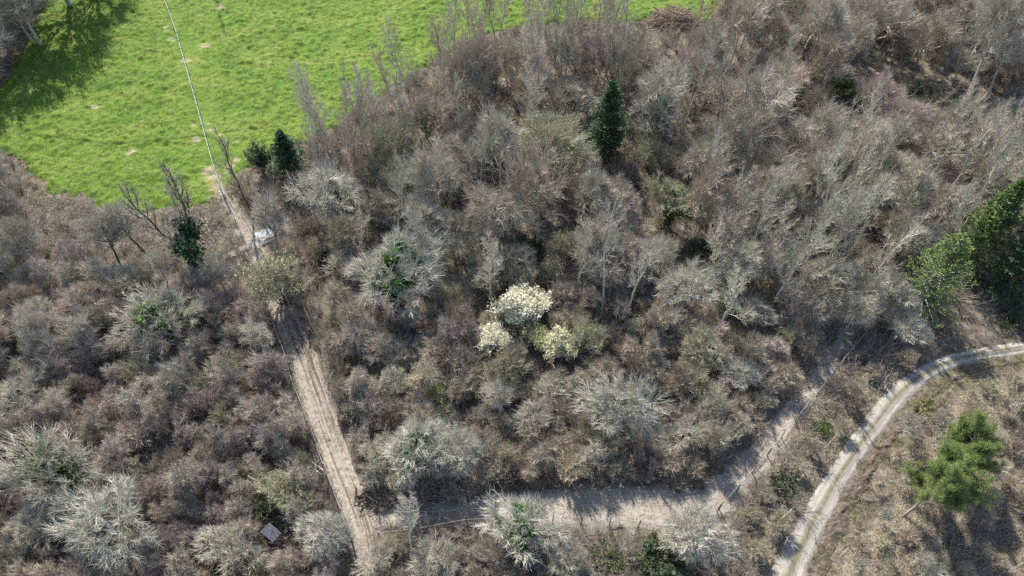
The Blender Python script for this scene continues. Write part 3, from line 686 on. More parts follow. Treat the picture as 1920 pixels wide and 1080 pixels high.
# ------------------------------------------------------------------ shed with a corrugated roof
def boxes(items):
    V, F_ = [], []; o = 0
    for c, s in items:
        c = np.array(c); s = np.array(s) / 2
        v = np.array([[x, y, z] for x in (-1, 1) for y in (-1, 1) for z in (-1, 1)]) * s + c; V.append(v)
        F_.append(np.array([[0, 1, 3, 2], [4, 6, 7, 5], [0, 4, 5, 1], [2, 3, 7, 6], [0, 2, 6, 4], [1, 5, 7, 3]]) + o); o += 8
    return np.concatenate(V), np.concatenate(F_)
def shed():
    zr = 2.0; c4 = [at(504.4, 979, zr + .1), at(526.7, 998.5, zr), at(512.8, 1016, zr), at(486.9, 997.6, zr + .1)]
    c = sum(c4) / 4; u = c4[1] - c4[0]; ang = math.atan2(u[1], u[0]); Lx = (np.linalg.norm(c4[1] - c4[0]) + np.linalg.norm(c4[2] - c4[3])) / 2; Ly = (np.linalg.norm(c4[3] - c4[0]) + np.linalg.norm(c4[2] - c4[1])) / 2
    e = empty('shed', (c[0], c[1], float(hf(c[0], c[1]))), ang)
    wx, wy = Lx - 0.22, Ly - 0.22; it = []
    for sy in (-1, 1):
        n = int(wx / 0.13)
        for i in range(n): it.append(((-wx / 2 + wx / n * (i + .5), sy * wy / 2, 0.93 + 0.01 * (i % 2)), (wx / n - 0.012, 0.03, 1.86)))
    n = int(wy / 0.13)
    for i in range(n): it.append(((-wx / 2 - 0.02, -wy / 2 + wy / n * (i + .5), 0.95), (0.03, wy / n - 0.012, 1.88)))
    v, f = boxes(it); link('wall', mesh_np('wall', v, f, 4, M_plank), e)
    dn = 5; it = [((wx / 2 + 0.02, -0.34 + 0.17 * i, 0.92), (0.035, 0.155, 1.7)) for i in range(dn)] + [((wx / 2 + 0.045, 0, 0.4), (0.02, 0.8, 0.1)), ((wx / 2 + 0.045, 0, 1.4), (0.02, 0.8, 0.1))]
    v, f = boxes(it); dr = link('door', mesh_np('door', v, f, 4, M_logs), e)
    v, f = boxes([((wx / 2 + 0.075, 0.28, 0.95), (0.04, 0.03, 0.14))]); link('handle', mesh_np('handle', v, f, 4, M_wire), dr)
    v, f = boxes([((wx / 2, -wy / 2 + 0.04, 0.93), (0.07, 0.07, 1.86)), ((wx / 2, wy / 2 - 0.04, 0.93), (0.07, 0.07, 1.86))]); link('corner_post', mesh_np('corner_post', v, f, 4, M_plank), e)
    # corrugations run along x
    ny = 121; yy = np.linspace(-Ly / 2, Ly / 2, ny); zz = 0.05 * np.sin(np.arange(ny) / (ny - 1) * 2 * np.pi * 9)
    V = []; xs = (-Lx / 2, Lx / 2)
    for dz in (0, -0.012):
        for x in xs: V.append(np.stack([np.full(ny, x), yy, zr + zz + dz - 0.08 * x / Lx], -1))
    V = np.concatenate(V); q = []
    for i in range(ny - 1):
        q += [[i, i + ny, i + 1 + ny, i + 1], [2 * ny + i, 2 * ny + i + 1, 3 * ny + i + 1, 3 * ny + i], [i, i + 1, 2 * ny + i + 1, 2 * ny + i], [ny + i, 3 * ny + i, 3 * ny + i + 1, ny + i + 1]]
    link('roof', mesh_np('roof', V, np.array(q), 4, M_roof), e)
    tag(e, 'tiny plank shed with a blue-grey corrugated roof among dark bushes', 'shed'); BUSY.append((c[0], c[1], 1.9))
shed()

# ------------------------------------------------------------------ logs, piles, slabs
def log(name, p0, p1, r0, r1, m, label, seed, z0=0.15, z1=0.15, cat='log', branches=0, group=None):
    r = np.random.default_rng(seed); a = at(*p0, 0.2); b = at(*p1, 0.2); k = 9; s = np.linspace(0, 1, k)[:, None]
    o = np.array([a[0], a[1], float(hf(a[0], a[1]))]); e = None
    P = a * (1 - s) + b * s; P[:, :2] += np.cumsum(r.normal(0, 0.06, (k, 2)), 0); P[:, 2] = hf(P[:, 0], P[:, 1]) + z0 + (z1 - z0) * s[:, 0]
    P = (P - o)[None]; R = np.linspace(r0, r1, k)[None]; L = float(np.linalg.norm(b - a))
    pl = [(P, R)]
    if branches:
        B = grow(P, R, branches, 0.2, 1.0, 48, 14, L * 0.35, 0.3, r1 * 0.8, 5, 0.15, 0.04, r); pl.append(B[:2])
        B2 = grow(B[0], B[1], 4, 0.3, 1.0, 40, 12, L * 0.14, 0.3, r1 * 0.4, 4, 0.15, 0.04, r); pl.append(B2[:2])
    v, f = tubes(pl, 6)
    x = link(name, mesh_np(name, v, f, 4, m, None, True), None, loc=tuple(o)); tag(x, label, cat, group); return x
def brushpile(px, w_px, n, m, label, seed, ang=0.0, L=2.4, hgt=0.7, rr=0.025):
    r = np.random.default_rng(seed); c = at(*px, 0.2); w_ = w_px * mpp(*px) / 2; o = np.array([c[0], c[1], float(hf(c[0], c[1]))])
    k = 5; s = np.linspace(-0.5, 0.5, k); P = np.zeros((n, k, 3)); a = ang + r.normal(0, 0.45, n); el = r.normal(0, 0.18, n); ln = L * r.uniform(0.5, 1.2, n)
    off = r.normal(0, w_ * 0.45, (n, 2)); z = 0.08 + hgt * r.random(n) * np.exp(-(np.linalg.norm(off, axis=1) / w_) ** 2)
    for j in range(k):
        P[:, j, 0] = off[:, 0] + np.cos(a) * ln * s[j]; P[:, j, 1] = off[:, 1] + np.sin(a) * ln * s[j]; P[:, j, 2] = np.maximum(0.03, z + ln * s[j] * np.sin(el)) + r.normal(0, 0.03, n)
    R = (rr * np.exp(r.normal(0, 0.4, n)))[:, None] * np.linspace(1, 0.5, k)[None]
    v, f = tubes([(P, R)], 5); x = link('brush_pile', mesh_np('brush_pile', v, f, 4, m), None, loc=tuple(o)); tag(x, label, 'brush pile'); return x

brushpile((583, 872), 42, 60, M_logs, 'heap of dark cut branches lying beside the long path fence', 1, 1.9, 2.6)
brushpile((592, 880), 20, 14, M_white, 'bundle of pale split sticks fanned out beside the long path fence', 2, 2.0, 1.9, 0.8, 0.045)
brushpile((790, 915), 90, 60, M_logs, 'long low heap of felled grey branches above the dusty path', 3, 2.8, 4.2, 0.7, 0.035)
brushpile((690, 935), 60, 70, M_mud, 'dark tangle of dug up roots at the foot of the rutted path', 4, 0.6, 1.4, 0.6, 0.05)
brushpile((1478, 715), 60, 120, M_logs, 'dark windrow of cut brushwood along the upper edge of the bent path', 5, 0.85, 3.2, 0.9, 0.03)
brushpile((1650, 700), 60, 70, M_wood, 'tangle of pale fallen branches between the bent path and the gravel track', 6, 0.9, 3.0, 0.6, 0.03)
brushpile((1265, 36), 74, 320, M_oldbrush, 'wide brown heap of old brushwood at the top edge of the field', 7, 0.0, 4.0, 2.4, 0.05)
brushpile((375, 425), 50, 50, M_wood, 'untidy heap of weathered timber at the field edge beside the ivy clad trunks', 8, 2.7, 2.4, 0.5, 0.05)
log('fallen_log', (1372, 440), (1408, 478), 0.32, 0.24, M_redlog, 'rust brown rotting trunk lying in the shaded gap right of the ivy tree', 11, 0.3, 0.25)
log('fallen_branch', (892, 1063), (938, 1058), 0.09, 0.06, M_white, 'short straight pale pole lying on the ground near the bottom edge', 12)
log('fallen_branch', (1455, 975), (1500, 930), 0.09, 0.07, M_wood, 'pale bare pole lying along the dark ditch beside the gravel track', 13, 0.2, 0.4)
log('fallen_log', (1545, 840), (1590, 790), 0.08, 0.05, M_logs, 'thin fallen grey tree with bare side branches beside the bent path fence', 14, 0.2, 0.6, branches=6)
log('fallen_branch', (1518, 825), (1500, 800), 0.09, 0.07, M_wood, 'short tan log lying in dry brush just below the bent path fence', 15)
log('fallen_branch', (700, 870), (680, 875), 0.07, 0.05, M_wood, 'pale snapped stick at the right edge of the rutted path', 16)
log('fallen_log', (1740, 560), (1815, 545), 0.12, 0.06, M_logs, 'slim grey trunk leaning down under the big dark firs', 17, 0.3, 1.6, branches=5)
log('fallen_branch', (1770, 1070), (1700, 1010), 0.07, 0.05, M_white, 'long thin pale trunk lying in bracken below the bright green pines', 18, .2, .3, branches=4)
log('fallen_log', (1880, 1075), (1925, 1050), 0.12, 0.1, M_white, 'white fallen birch trunk at the lower right corner', 19, .2, .3)
def slab(px, items, m, label, name, seed, cat):
    c = at(*px, 0.2); o = (c[0], c[1], float(hf(c[0], c[1])) + 0.05); v, f = boxes(items)
    r = np.random.default_rng(seed); v = v + 0.06 * (np.stack([vnoise(v[:, 0], v[:, 1], 0.4, seed + i) for i in range(3)], -1) - 0.5)
    x = link(name, mesh_np(name, v, f, 4, m), None, loc=o, rz=r.uniform(-0.3, 0.6)); tag(x, label, cat)
def sheet(px, w_, d_, m, label, name, seed, cat, tilt=(0.12, -0.2, 0.5), z=0.35):
    c = at(*px, 0.3); n = 16; xx, yy = np.meshgrid(np.linspace(-w_ / 2, w_ / 2, n), np.linspace(-d_ / 2, d_ / 2, n))
    zz = 0.22 * (vnoise(xx, yy, 0.55, seed) - 0.5) + 0.1 * (vnoise(xx, yy, 0.25, seed + 1) - .5)
    V = np.stack([xx + 0.12 * (vnoise(yy, xx, 0.4, seed) - .5), yy, zz], -1).reshape(-1, 3); V = np.concatenate([V, V - [0, 0, 0.02]])
    i = np.arange(n * n).reshape(n, n); t = np.stack([i[:-1, :-1], i[:-1, 1:], i[1:, 1:], i[1:, :-1]], -1).reshape(-1, 4); q = [t, t[:, ::-1] + n * n]
    bd = np.r_[i[0, :-1], i[:-1, -1], i[-1, :0:-1], i[:0:-1, 0]]; nb = np.roll(bd, -1); q.append(np.stack([bd, bd + n * n, nb + n * n, nb], -1))
    x = link(name, mesh_np(name, V, np.concatenate(q), 4, m), None, loc=(c[0], c[1], float(hf(c[0], c[1])) + z)); x.rotation_euler = tilt; tag(x, label, cat)
sheet((497, 443), 2.0, 2.4, M_slab, 'pale blue-grey plastic sheet draped on the ground behind the leaning black trunk', 'plastic_sheet', 3, 'sheet')
sheet((483, 455), 1.5, 2.6, M_conc, 'off-white crumpled sheet on the ground beside the blue-grey plastic', 'plastic_sheet', 7, 'sheet', (0.2, 0.1, -0.5), 0.3)
slab((430, 477), [((0, 0, .06), (1.5, .9, .12)), ((1.9, .45, .05), (1.1, .8, .11)), ((-1.7, -.5, .05), (1.2, .7, .12)), ((-3.1, -.7, .04), (.8, .6, .1))], M_conc, 'broken grey concrete slabs leading left from the crumpled sheets', 'concrete_slabs', 5, 'slab')
def pole_stump(px, h, r0, m, label, name, lean, seed):
    r = np.random.default_rng(seed); c = at(*px); P, R = trunk_line(h, 6, lean, 0.06, r, r0, r0 * 0.6)
    B = grow(P, R, 4, 0.5, 1.0, 45, 10, h * 0.18, 0.3, r0 * 0.35, 4, 0.1, 0.2, r)
    v, f = tubes([(P, R)], 8); v2, f2 = tubes([B[:2]], 5)
    e = empty(name, (c[0], c[1], float(hf(c[0], c[1]))))
    link('trunk', mesh_np('trunk', np.concatenate([v, v2]), np.concatenate([f, f2 + len(v)]), 4, m, None, True), e); tag(e, label, 'dead tree')
pole_stump((594, 268), 6.5, 0.14, M_white, 'bleached white dead trunk standing at the wood edge by the field', 'dead_tree', (-0.6, 0.3), 4)
pole_stump((1381, 352), 1.8, 0.22, M_white, 'short stark white broken stump among the pale ash trunks', 'dead_stump', (0.1, 0.1), 6)
pole_stump((598, 635), 5.2, 0.07, M_wood, 'thin pale snapped trunk standing right of the rutted path', 'dead_tree', (-0.3, 0.4), 8)

# ------------------------------------------------------------------ the trees the photo singles out
def T(kind, px, d, color, label, bark=None, seed=0, name='bare_tree', cat='tree'):
    return place(kind, name, px, d, color, bark, label=label, cat=cat, seed=seed)
def base_of(px): return tuple(at(*px)[:2])
conifer('spruce', base_of((1132, 302)), 13.5, 3.9, M_spruce, 'dark green pointed spruce standing alone among bare trees in the upper wood', 1, dens=1.25)
conifer('spruce', base_of((553, 345)), 9.0, 3.3, M_spruce, 'small near-black spruce at the field edge beside the white limbed tree', 2, bare=0.25)
conifer('fir', base_of((1718, 572)), 12.5, 5.3, M_fir, 'yellow-green fir with open pale limbs nearest the gravel track', 3, droop=0.12, dens=0.75, tiltk=0.3, limbcol=(0.55, 0.52, 0.45), limbr=0.085)
conifer('fir', base_of((1806, 500)), 15.0, 4.0, M_fir, 'mid green fir behind the yellow-green one with open limbs', 4, droop=0.2, tiltk=0.08, dens=1.1)
conifer('fir', base_of((1880, 548)), 18.0, 4.1, M_spruce, 'tallest dark fir at the right edge of the picture', 5, droop=0.24, dens=1.25, tiltk=0.06)
conifer('fir', base_of((1950, 505)), 17.0, 4.2, M_spruce, 'deep green fir cut by the right edge behind the tallest fir', 6, droop=0.24, dens=1.1, tiltk=0.05)
def pine_at(b, t, h, rad, label, seed):
    b = at(*b); t = at(*t, h * 0.85); pine('pine', tuple(b[:2]), tuple(t[:2]), h, rad, label, seed)
pine_at((1690, 970), (1790, 892), 9.0, 3.5, 'bright green pine with a leaning bare trunk beside the gravel track', 21)
pine_at((1790, 905), (1828, 832), 8.5, 2.9, 'smaller fresh green pine just behind the leaning one', 22)

e, t = T('spread', (288, 575), 165, PALE, 'wide pale tree with dark ivy up its trunk in the left thicket', seed=1); ivy_on(e, t, 4200, 0.1, 0.95, 0.24, 0.5)
e, t = T('spread', (738, 492), 195, LICH, 'wide grey crowned tree with fresh green ivy in its middle left of centre', seed=2); ivy_on(e, t, 4200, 0.1, 0.95, 0.24, 0.5)
e, t = T('spread', (90, 865), 195, PALE, 'broad pale tree with mossy green lower limbs near the left edge', seed=3); ivy_on(e, t, 2800, 0.1, 0.95, 0.2, 0.5, M_moss)
T('spread', (195, 970), 190, LICH, 'big whitish lichen covered tree in the lower left corner', WHITEBARK, 0)
T('spread', (55, 975), 120, PALE, 'pale tree leaning out of the lower left edge', seed=2)
T('spread', (25, 740), 110, PALE, 'grey tree with curved white limbs cut by the left edge', WHITEBARK, 1)
T('spread', (405, 1010), 95, LICH, 'small tree with stark white forked limbs left of the shed', WHITEBARK, 3)
T('coppice', (440, 1045), 90, PALE, 'low pale many-stemmed tree just below the shed', seed=1)
T('dome', (603, 1000), 98, LICH, 'rounded whitish bush-like tree between the shed and the fence corner', WHITEBARK, 0)
e, t = T('coppice', (522, 915), 82, OLIVE, 'yellow-green budding willow standing right above the shed', seed=2, name='willow'); flowers_on(e, t, 'buds', 3, 0.07, M_catkin, 0.08, 0.5)
e, t = T('spread', (978, 985), 160, LICH, 'pale tree with bright green ivy on its trunk at the bottom path', seed=0); ivy_on(e, t, 3800, 0.05, 0.95, 0.24, 0.5)
T('dome', (1066, 1042), 82, PALE, 'small rounded pale tree right of the bright ivy tree at the bottom', seed=1)
T('dome', (1310, 1000), 135, LICH, 'very pale lichen white tree overlapping the bend of the dusty path', WHITEBARK, 0)
T('spread', (700, 1050), 80, PALE, 'small bare tree over the worn trail below the fence corner', seed=3)
T('spread', (815, 1048), 95, PALE, 'grey spreading tree below the dusty path left of the bright ivy tree', seed=2)
T('slim', (752, 980), 58, PALE, 'thin crooked pale tree rising over the bottom fence near its corner', WHITEBARK, 0)
e, t = T('dome', (785, 838), 128, LICH, 'pale domed tree with a column of ivy above the heap of felled branches', seed=1); ivy_on(e, t, 1500, 0.0, 0.95, 0.2, 0.4)
T('dome', (852, 845), 112, LICH, 'very pale fan shaped tree joined on the right of the ivy column tree', WHITEBARK, 0)
T('spread', (718, 838), 88, PALE, 'grey thin tree left of the ivy column tree', seed=1)
T('spread', (1172, 750), 150, LICH, 'large tree with long white limbs in the lower centre thicket', WHITEBARK, 2)
T('spread', (1290, 812), 95, PALE, 'grey tree in shade above the bend of the dusty path', seed=3)
T('spread', (1215, 800), 80, PALE, 'small grey tree below right of the large white limbed tree', seed=1)
T('spread', (1297, 528), 125, LICH, 'open tree with bright white limbs right of the blossom trees', WHITEBARK, 0)
T('dome', (1558, 515), 122, PALE, 'dense rounded dome of fine grey twigs above the end of the bent path', seed=0)
T('spread', (1640, 480), 70, PALE, 'small pale tree between the rounded dome tree and the firs', seed=2)
T('spread', (1375, 388), 62, LICH, 'small star shaped pale tree beside the shaded gap', WHITEBARK, 1)
e, t = T('spread', (1262, 370), 125, OLIVE, 'yellowish crowned tree with dense dark ivy on its trunk', seed=3); ivy_on(e, t, 3200, 0.0, 0.85, 0.24, 0.6); flowers_on(e, t, 'buds', 1, 0.07, M_catkin, 0.05, 0.25)
e, t = T('dome', (1040, 275), 158, OLIVE, 'big yellowish-grey domed tree in front of the lone spruce', seed=1, name='willow'); flowers_on(e, t, 'buds', 1, 0.08, M_catkin, 0.06, 0.45)
e, t = T('coppice', (1225, 285), 78, OLIVE, 'round olive yellow budding tree right of the lone spruce', seed=0, name='willow'); flowers_on(e, t, 'buds', 2, 0.07, M_catkin, 0.06, 0.4)
T('spread', (605, 345), 150, LICH, 'sprawling tree with ghostly white twisted limbs in front of the small spruce', WHITEBARK, 0)
e, t = T('coppice', (520, 525), 118, OLIVE, 'grey-green willow with a black trunk leaning over the rutted path', DARKBARK, 3, name='willow'); flowers_on(e, t, 'buds', 3, 0.08, M_catkin, 0.08, 0.5)
e, t = T('slim', (300, 372), 95, GREY, 'tall twiggy tree whose trunk is wrapped in black ivy at the field edge', DARKBARK, 0); ivy_on(e, t, 7000, 0.0, 0.5, 0.12, 0.5, M_spruce)
e, t = T('slim', (328, 380), 80, GREY, 'ivy wrapped twin of the black ivy tree on its right side', DARKBARK, 1); ivy_on(e, t, 6000, 0.0, 0.46, 0.12, 0.5, M_spruce)
T('tall', (235, 405), 85, GREY, 'dark leaning bare tree left of the ivy wrapped pair at the field edge', DARKBARK, 2)
T('tall', (185, 430), 80, GREY, 'slender dark tree leaning left above the bracken patch', DARKBARK, 3)
T('slim', (432, 300), 55, GREY, 'lone forked bare tree growing out of the field beside the fence', DARKBARK, 2)
T('tall', (495, 400), 85, GREY, 'leaning black trunked tree over the plastic sheets', DARKBARK, 1)
e, t = T('tall', (1250, 180), 118, ASH, 'wide pale ash with ivy dark trunk in the upper wood', WHITEBARK, 0); ivy_on(e, t, 700, 0.1, 0.6, 0.2, 0.5)
e, t = T('spread', (1075, 175), 115, ASH, 'ivy streaked tree with pale green limbs left of the lone spruce', seed=1); ivy_on(e, t, 900, 0.2, 0.8, 0.2, 0.8, M_shrub)
e, t = T('spread', (800, 215), 100, GREY, 'grey tree with ivy spots on its trunk near the field corner', seed=2); ivy_on(e, t, 800, 0.1, 0.7, 0.2, 0.6)
e, t = T('spread', (1758, 268), 100, ASH, 'pale open tree with an ivy dark fork standing alone at the right', seed=3); ivy_on(e, t, 500, 0.2, 0.7, 0.2, 0.3)
T('spread', (1702, 608), 78, LICH, 'bright white twigged small tree above the top of the gravel track', WHITEBARK, 1)
e, t = T('spread', (1655, 580), 62, LICH, 'small pale tree with a green ivy foot beside the firs', seed=0); ivy_on(e, t, 500, 0.0, 0.6, 0.18, 0.4)
e, t = T('coppice', (1262, 455), 45, TAN, 'small tan twiggy tree directly below the yellowish ivy tree', seed=1)
T('spread', (1410, 575), 80, PALE, 'grey tree with a pale fan of twigs left of the path top', seed=0)
T('tall', (1495, 555), 60, GREY, 'dark forked little tree beside the rounded dome tree', DARKBARK, 4)
T('spread', (1390, 700), 75, LICH, 'small whitish tree in the thicket left of the dark windrow', WHITEBARK, 2)
T('spread', (1000, 780), 90, PALE, 'greenish grey tree in the shaded lower centre', seed=0)

def bloom(px, d, m, label, seed, n=7, size=0.16, frac=1.0, clump=0.0, kind='coppice', sp=0.14):
    e, t = T(kind, px, d, TAN, label, seed=seed, name='blossom_tree', cat='blossom tree'); flowers_on(e, t, 'blossom', int(n * 1.6), size * 0.75, m, sp, frac, clump=clump * 0.85)
bloom((984, 570), 84, M_blossom, 'largest tree in white blossom at the centre of the wood', 0, 6, 0.16, 0.9, 0.44)
bloom((928, 632), 60, M_blossom, 'brightest white blossom tree in front on the left of the largest', 1, 7, 0.15, 0.95, 0.42)
bloom((1006, 632), 58, M_lime, 'pale green leafing tree squeezed between the blossom trees', 2, 3, 0.13, 0.7, 0.35)
bloom((1045, 655), 66, M_cream, 'ragged creamy blossom tree on the right of the blossom group', 3, 6, 0.15, 0.8, 0.45)
bloom((1185, 617), 34, M_cream, 'tiny cream blossom bush alone right of the blossom group', 0, 4, 0.13, 0.7, 0.4)
bloom((818, 738), 48, M_lime, 'small yellow-green leafing bush left of the lower centre', 1, 4, 0.13, 0.8, 0.4)
bloom((850, 778), 26, M_blossom, 'tiny white blossom bush above the ivy column tree', 2, 4, 0.12, 0.6, 0.4)
bloom((1032, 512), 46, M_cream, 'small creamy catkin tree behind the largest blossom tree', 3, 3, 0.13, 0.5, 0.4)
bloom((1058, 465), 56, M_catkin, 'small pale grey catkin tree in the shade behind the blossom group', 0, 2, 0.11, 0.5, 0.35)
bloom((1432, 35), 40, M_blossom, 'white blossoming shrub at the top edge right of the field', 1, 3, 0.16, 0.6, 0.4)
bloom((1437, 72), 24, M_blossom, 'small white blossom bush just below the top edge blossom shrub', 2, 3, 0.15, 0.5, 0.4)
bloom((1228, 425), 44, M_catkin, 'small tree dotted with pale catkins left of the dense dark ivy trunk', 3, 3, 0.12, 0.6, 0.4)
bloom((630, 600), 40, M_catkin, 'faint cream budding sapling right of the rutted path', 1, 1, 0.1, 0.4, 0.4)
bloom((195, 605), 26, M_catkin, 'tiny cream flecked bush below the ivy tree of the left thicket', 0, 2, 0.12, 0.5, 0.45)
bloom((100, 720), 40, M_catkin, 'straw yellow budding bush near the left edge', 2, 1, 0.1, 0.5, 0.45)

bush('evergreen_shrub', (490, 308), 44, 4.5, M_shrub, 'dull grey-green evergreen shrub at the field edge left of the small spruce', 31, 9000, 0.12)
bush('evergreen_shrub', (1240, 1052), 95, 3.0, M_shrub, 'dark green holly-like bush at the bottom edge below the bent path', 32, 8000, 0.15)
bush('bramble_and_shade_bush', (1140, 1050), 90, 1.3, M_moss, 'low green and brown bramble patch left of the dark bottom bush', 33, 2600, 0.12)
bush('evergreen_shrub', (1740, 772), 60, 1.3, M_verge, 'rounded olive scrubby bush right of the gravel track bend', 34, 3000, 0.13)
bush('evergreen_shrub', (1575, 165), 60, 2.6, M_moss, 'green tinted bush in the dark hollow at the upper right', 35, 2600, 0.16)
bush('evergreen_shrub', (1485, 170), 50, 3.2, M_moss, 'yellowish green bush on the left rim of the dark hollow', 36, 2200, 0.15)
bush('ivy_thicket', (1805, 62), 60, 3.2, M_ivy, 'dark ivy thicket near the upper right corner', 37, 2600, 0.26)
bush('ivy_thicket', (1848, 52), 56, 3.6, M_moss, 'lighter green ivy thicket nearest the upper right corner', 38, 2200, 0.24)
bush('ivy_thicket', (1885, 105), 40, 2.6, M_ivy, 'small dark ivy clump below the lighter corner thicket', 39, 1500, 0.24)
bush('bramble_and_shade_bush', (1470, 905), 60, 1.6, M_shrub, 'dark green bramble between the bent path and the ditch', 40, 2200, 0.14)
bush('bramble_and_shade_bush', (1540, 800), 46, 1.0, M_moss, 'fresh green weeds beside the left verge of the gravel track', 41, 1600, 0.1)
bush('bramble_and_shade_bush', (1620, 180), 110, 0.9, M_shrub, 'dark leaves imitating shade on the left floor of the upper right hollow', 61, 5200, 0.15)  # dark foliage added across this hollow to imitate deep tree shade
bush('bramble_and_shade_bush', (1715, 175), 120, 0.9, M_shrub, 'dark leaves imitating shade in the middle of the upper right hollow', 62, 5600, 0.15)
bush('bramble_and_shade_bush', (1820, 205), 110, 0.9, M_shrub, 'dark leaves imitating shade at the right end of the upper right hollow', 63, 5200, 0.15)
bush('bramble_and_shade_bush', (995, 470), 110, 0.8, M_shrub, 'dark leaves imitating shade in the gap behind the largest blossom tree', 64, 4600, 0.14)  # this gap and the next get added dark leaves as painted shade
bush('bramble_and_shade_bush', (1330, 468), 110, 0.8, M_shrub, 'dark leaves imitating shade in the gap below the yellowish ivy tree', 65, 4600, 0.14)
bush('bramble_and_shade_bush', (608, 480), 50, 0.8, M_shrub, 'dark leaves imitating a strip of shade below the ghostly white limbed tree', 66, 2400, 0.14)  # added dark leaves stand in for the tree's cast shade
bush('bramble_and_shade_bush', (725, 1070), 44, 1.0, M_lime, 'yellow-green low bush at the bottom edge below the fence corner', 42, 1200, 0.1)
bush('evergreen_shrub', (503, 958), 56, 2.2, M_shrub, 'shady dark bush behind the small shed', 43, 2200, 0.14)
bush('evergreen_shrub', (555, 985), 34, 1.8, M_shrub, 'small dark bush right of the shed roof', 44, 1200, 0.14)
bush('evergreen_shrub', (5, 590), 60, 2.5, M_shrub, 'dark green shrub cut by the left edge', 45, 2000, 0.16)
bush('evergreen_shrub', (1900, 600), 70, 1.2, M_shrub, 'low dark green scrub under the firs at the right edge', 46, 1800, 0.14)
bush('evergreen_shrub', (640, 385), 60, 3.0, M_shrub, 'dark shrub in the shade of the ghostly white limbed tree', 47, 2400, 0.2)
bush('evergreen_shrub', (0, 860), 26, 3.0, M_moss, 'small green bush half cut by the left edge', 48, 1000, 0.14)

PROT += [(507, 1008, 52), (1030, 645, 40), (925, 645, 40), (1045, 665, 36), (985, 610, 50), (1265, 40, 66), (1200, 20, 30), (1330, 20, 30)]
# ------------------------------------------------------------------ filling the wood
KEEP = [P2(FIELD_PX)] + PATHS[:3]
_gx = np.arange(-130, 130, 0.25); _gy = np.arange(0, 190, 0.25); _X, _Y = np.meshgrid(_gx, _gy)
KM = np.zeros(_X.shape, bool); KP = np.zeros(_X.shape, bool)
for q in KEEP: KM |= inpoly(_X, _Y, q[::3] if len(q) > 100 else q)
for q in PATHS[3:]: KM |= inpoly(_X, _Y, q[::3])
for q in KEEP[1:]: KP |= inpoly(_X, _Y, q[::3])
def _look(M, x, y):
    i = np.clip(((np.asarray(y) - 0) / 0.25).astype(int), 0, M.shape[0] - 1); j = np.clip(((np.asarray(x) + 130) / 0.25).astype(int), 0, M.shape[1] - 1); return M[i, j]
_ang = np.arange(0, 6.28, 0.785)
def clear(x, y, margin):
    return not (_look(KM, x, y) or _look(KP, x + margin * np.cos(_ang), y + margin * np.sin(_ang)).any())
# regions of the picture (crown centres): polygon, mix of (kind, name, size range px, colours, weight), spacing factor
REG = [
 ('upper', [(600, 318), (700, 250), (790, 185), (880, 112), (960, 85), (1100, 80), (1330, 85), (1480, 120), (1500, 240), (1420, 420), (1320, 470), (1000, 520), (860, 480), (640, 460), (590, 330)],
   [('tall', (72, 110), [GREY, ASH, GREY, BROWN, ASH], 2.5), ('spread', (76, 140), [GREY, ASH, BROWN], 3), ('dome', (70, 105), [GREY, BROWN, OLIVE, PURP], 1.5), ('slim', (48, 74), [GREY, ASH], 1.6)], 0.60),
 ('edge', [(545, 250), (600, 195), (740, 110), (840, 40), (870, -20), (1340, -20), (1340, 60), (900, 90), (780, 190), (600, 290)],
   [('slim', (42, 66), [GREY, GREY, ASH, BROWN], 3)], 0.62),
 ('right', [(1420, 220), (1560, 230), (1960, 230), (1960, 400), (1780, 390), (1690, 480), (1620, 470), (1500, 470), (1440, 560), (1380, 520), (1330, 420)],
   [('tall', (60, 92), [ASH, ASH, PALE, TAN], 3), ('slim', (52, 78), [ASH, PALE, PALE], 3), ('spread', (65, 105), [PALE, ASH, TAN], 2)], 0.60),
 ('topright', [(1360, -40), (1980, -40), (1980, 240), (1700, 235), (1650, 190), (1540, 120), (1480, 230), (1400, 90)],
   [('tall', (60, 95), [GREY, ASH, BROWN], 3), ('spread', (70, 110), [GREY, PURP, ASH], 2.5), ('dome', (55, 85), [BROWN, OLIVE, PURP], 1)], 0.64),
 ('topleft', [(-60, -60), (70, -60), (60, 40), (20, 90), (-60, 150)], [('spread', (60, 90), [GREY, ASH], 1)], 0.7),
 ('leftedge', [(-60, 290), (15, 310), (30, 400), (20, 440), (-60, 420)], [('spread', (60, 90), [GREY, PURP], 1), ('tall', (50, 80), [GREY], 1)], 0.7),
 ('leftmid', [(-60, 430), (60, 440), (180, 490), (400, 500), (460, 530), (470, 560), (380, 600), (-60, 620)],
   [('spread', (60, 95), [PALE, GREY, PURP], 2), ('tall', (50, 80), [GREY, ASH], 1), ('dome', (55, 80), [PURP, BROWN, PALE], 1.5)], 0.66),
 ('centre', [(600, 430), (900, 500), (1420, 480), (1480, 620), (1440, 740), (1300, 880), (880, 890), (660, 800), (600, 640)],
   [('spread', (60, 95), [PALE, GREY, PALE], 1), ('dome', (60, 90), [GREY, OLIVE, PALE, BROWN], 1)], 0.95),
 ('bottom', [(-60, 900), (560, 900), (620, 1010), (600, 1130), (-60, 1130)], [('spread', (65, 105), [PALE, GREY], 1)], 1.1),
 ('bottomright', [(1700, 720), (1980, 700), (1980, 1130), (1620, 1130), (1700, 960)], [('slim', (50, 80), [TAN, GREY, PALE], 1)], 0.8),
]
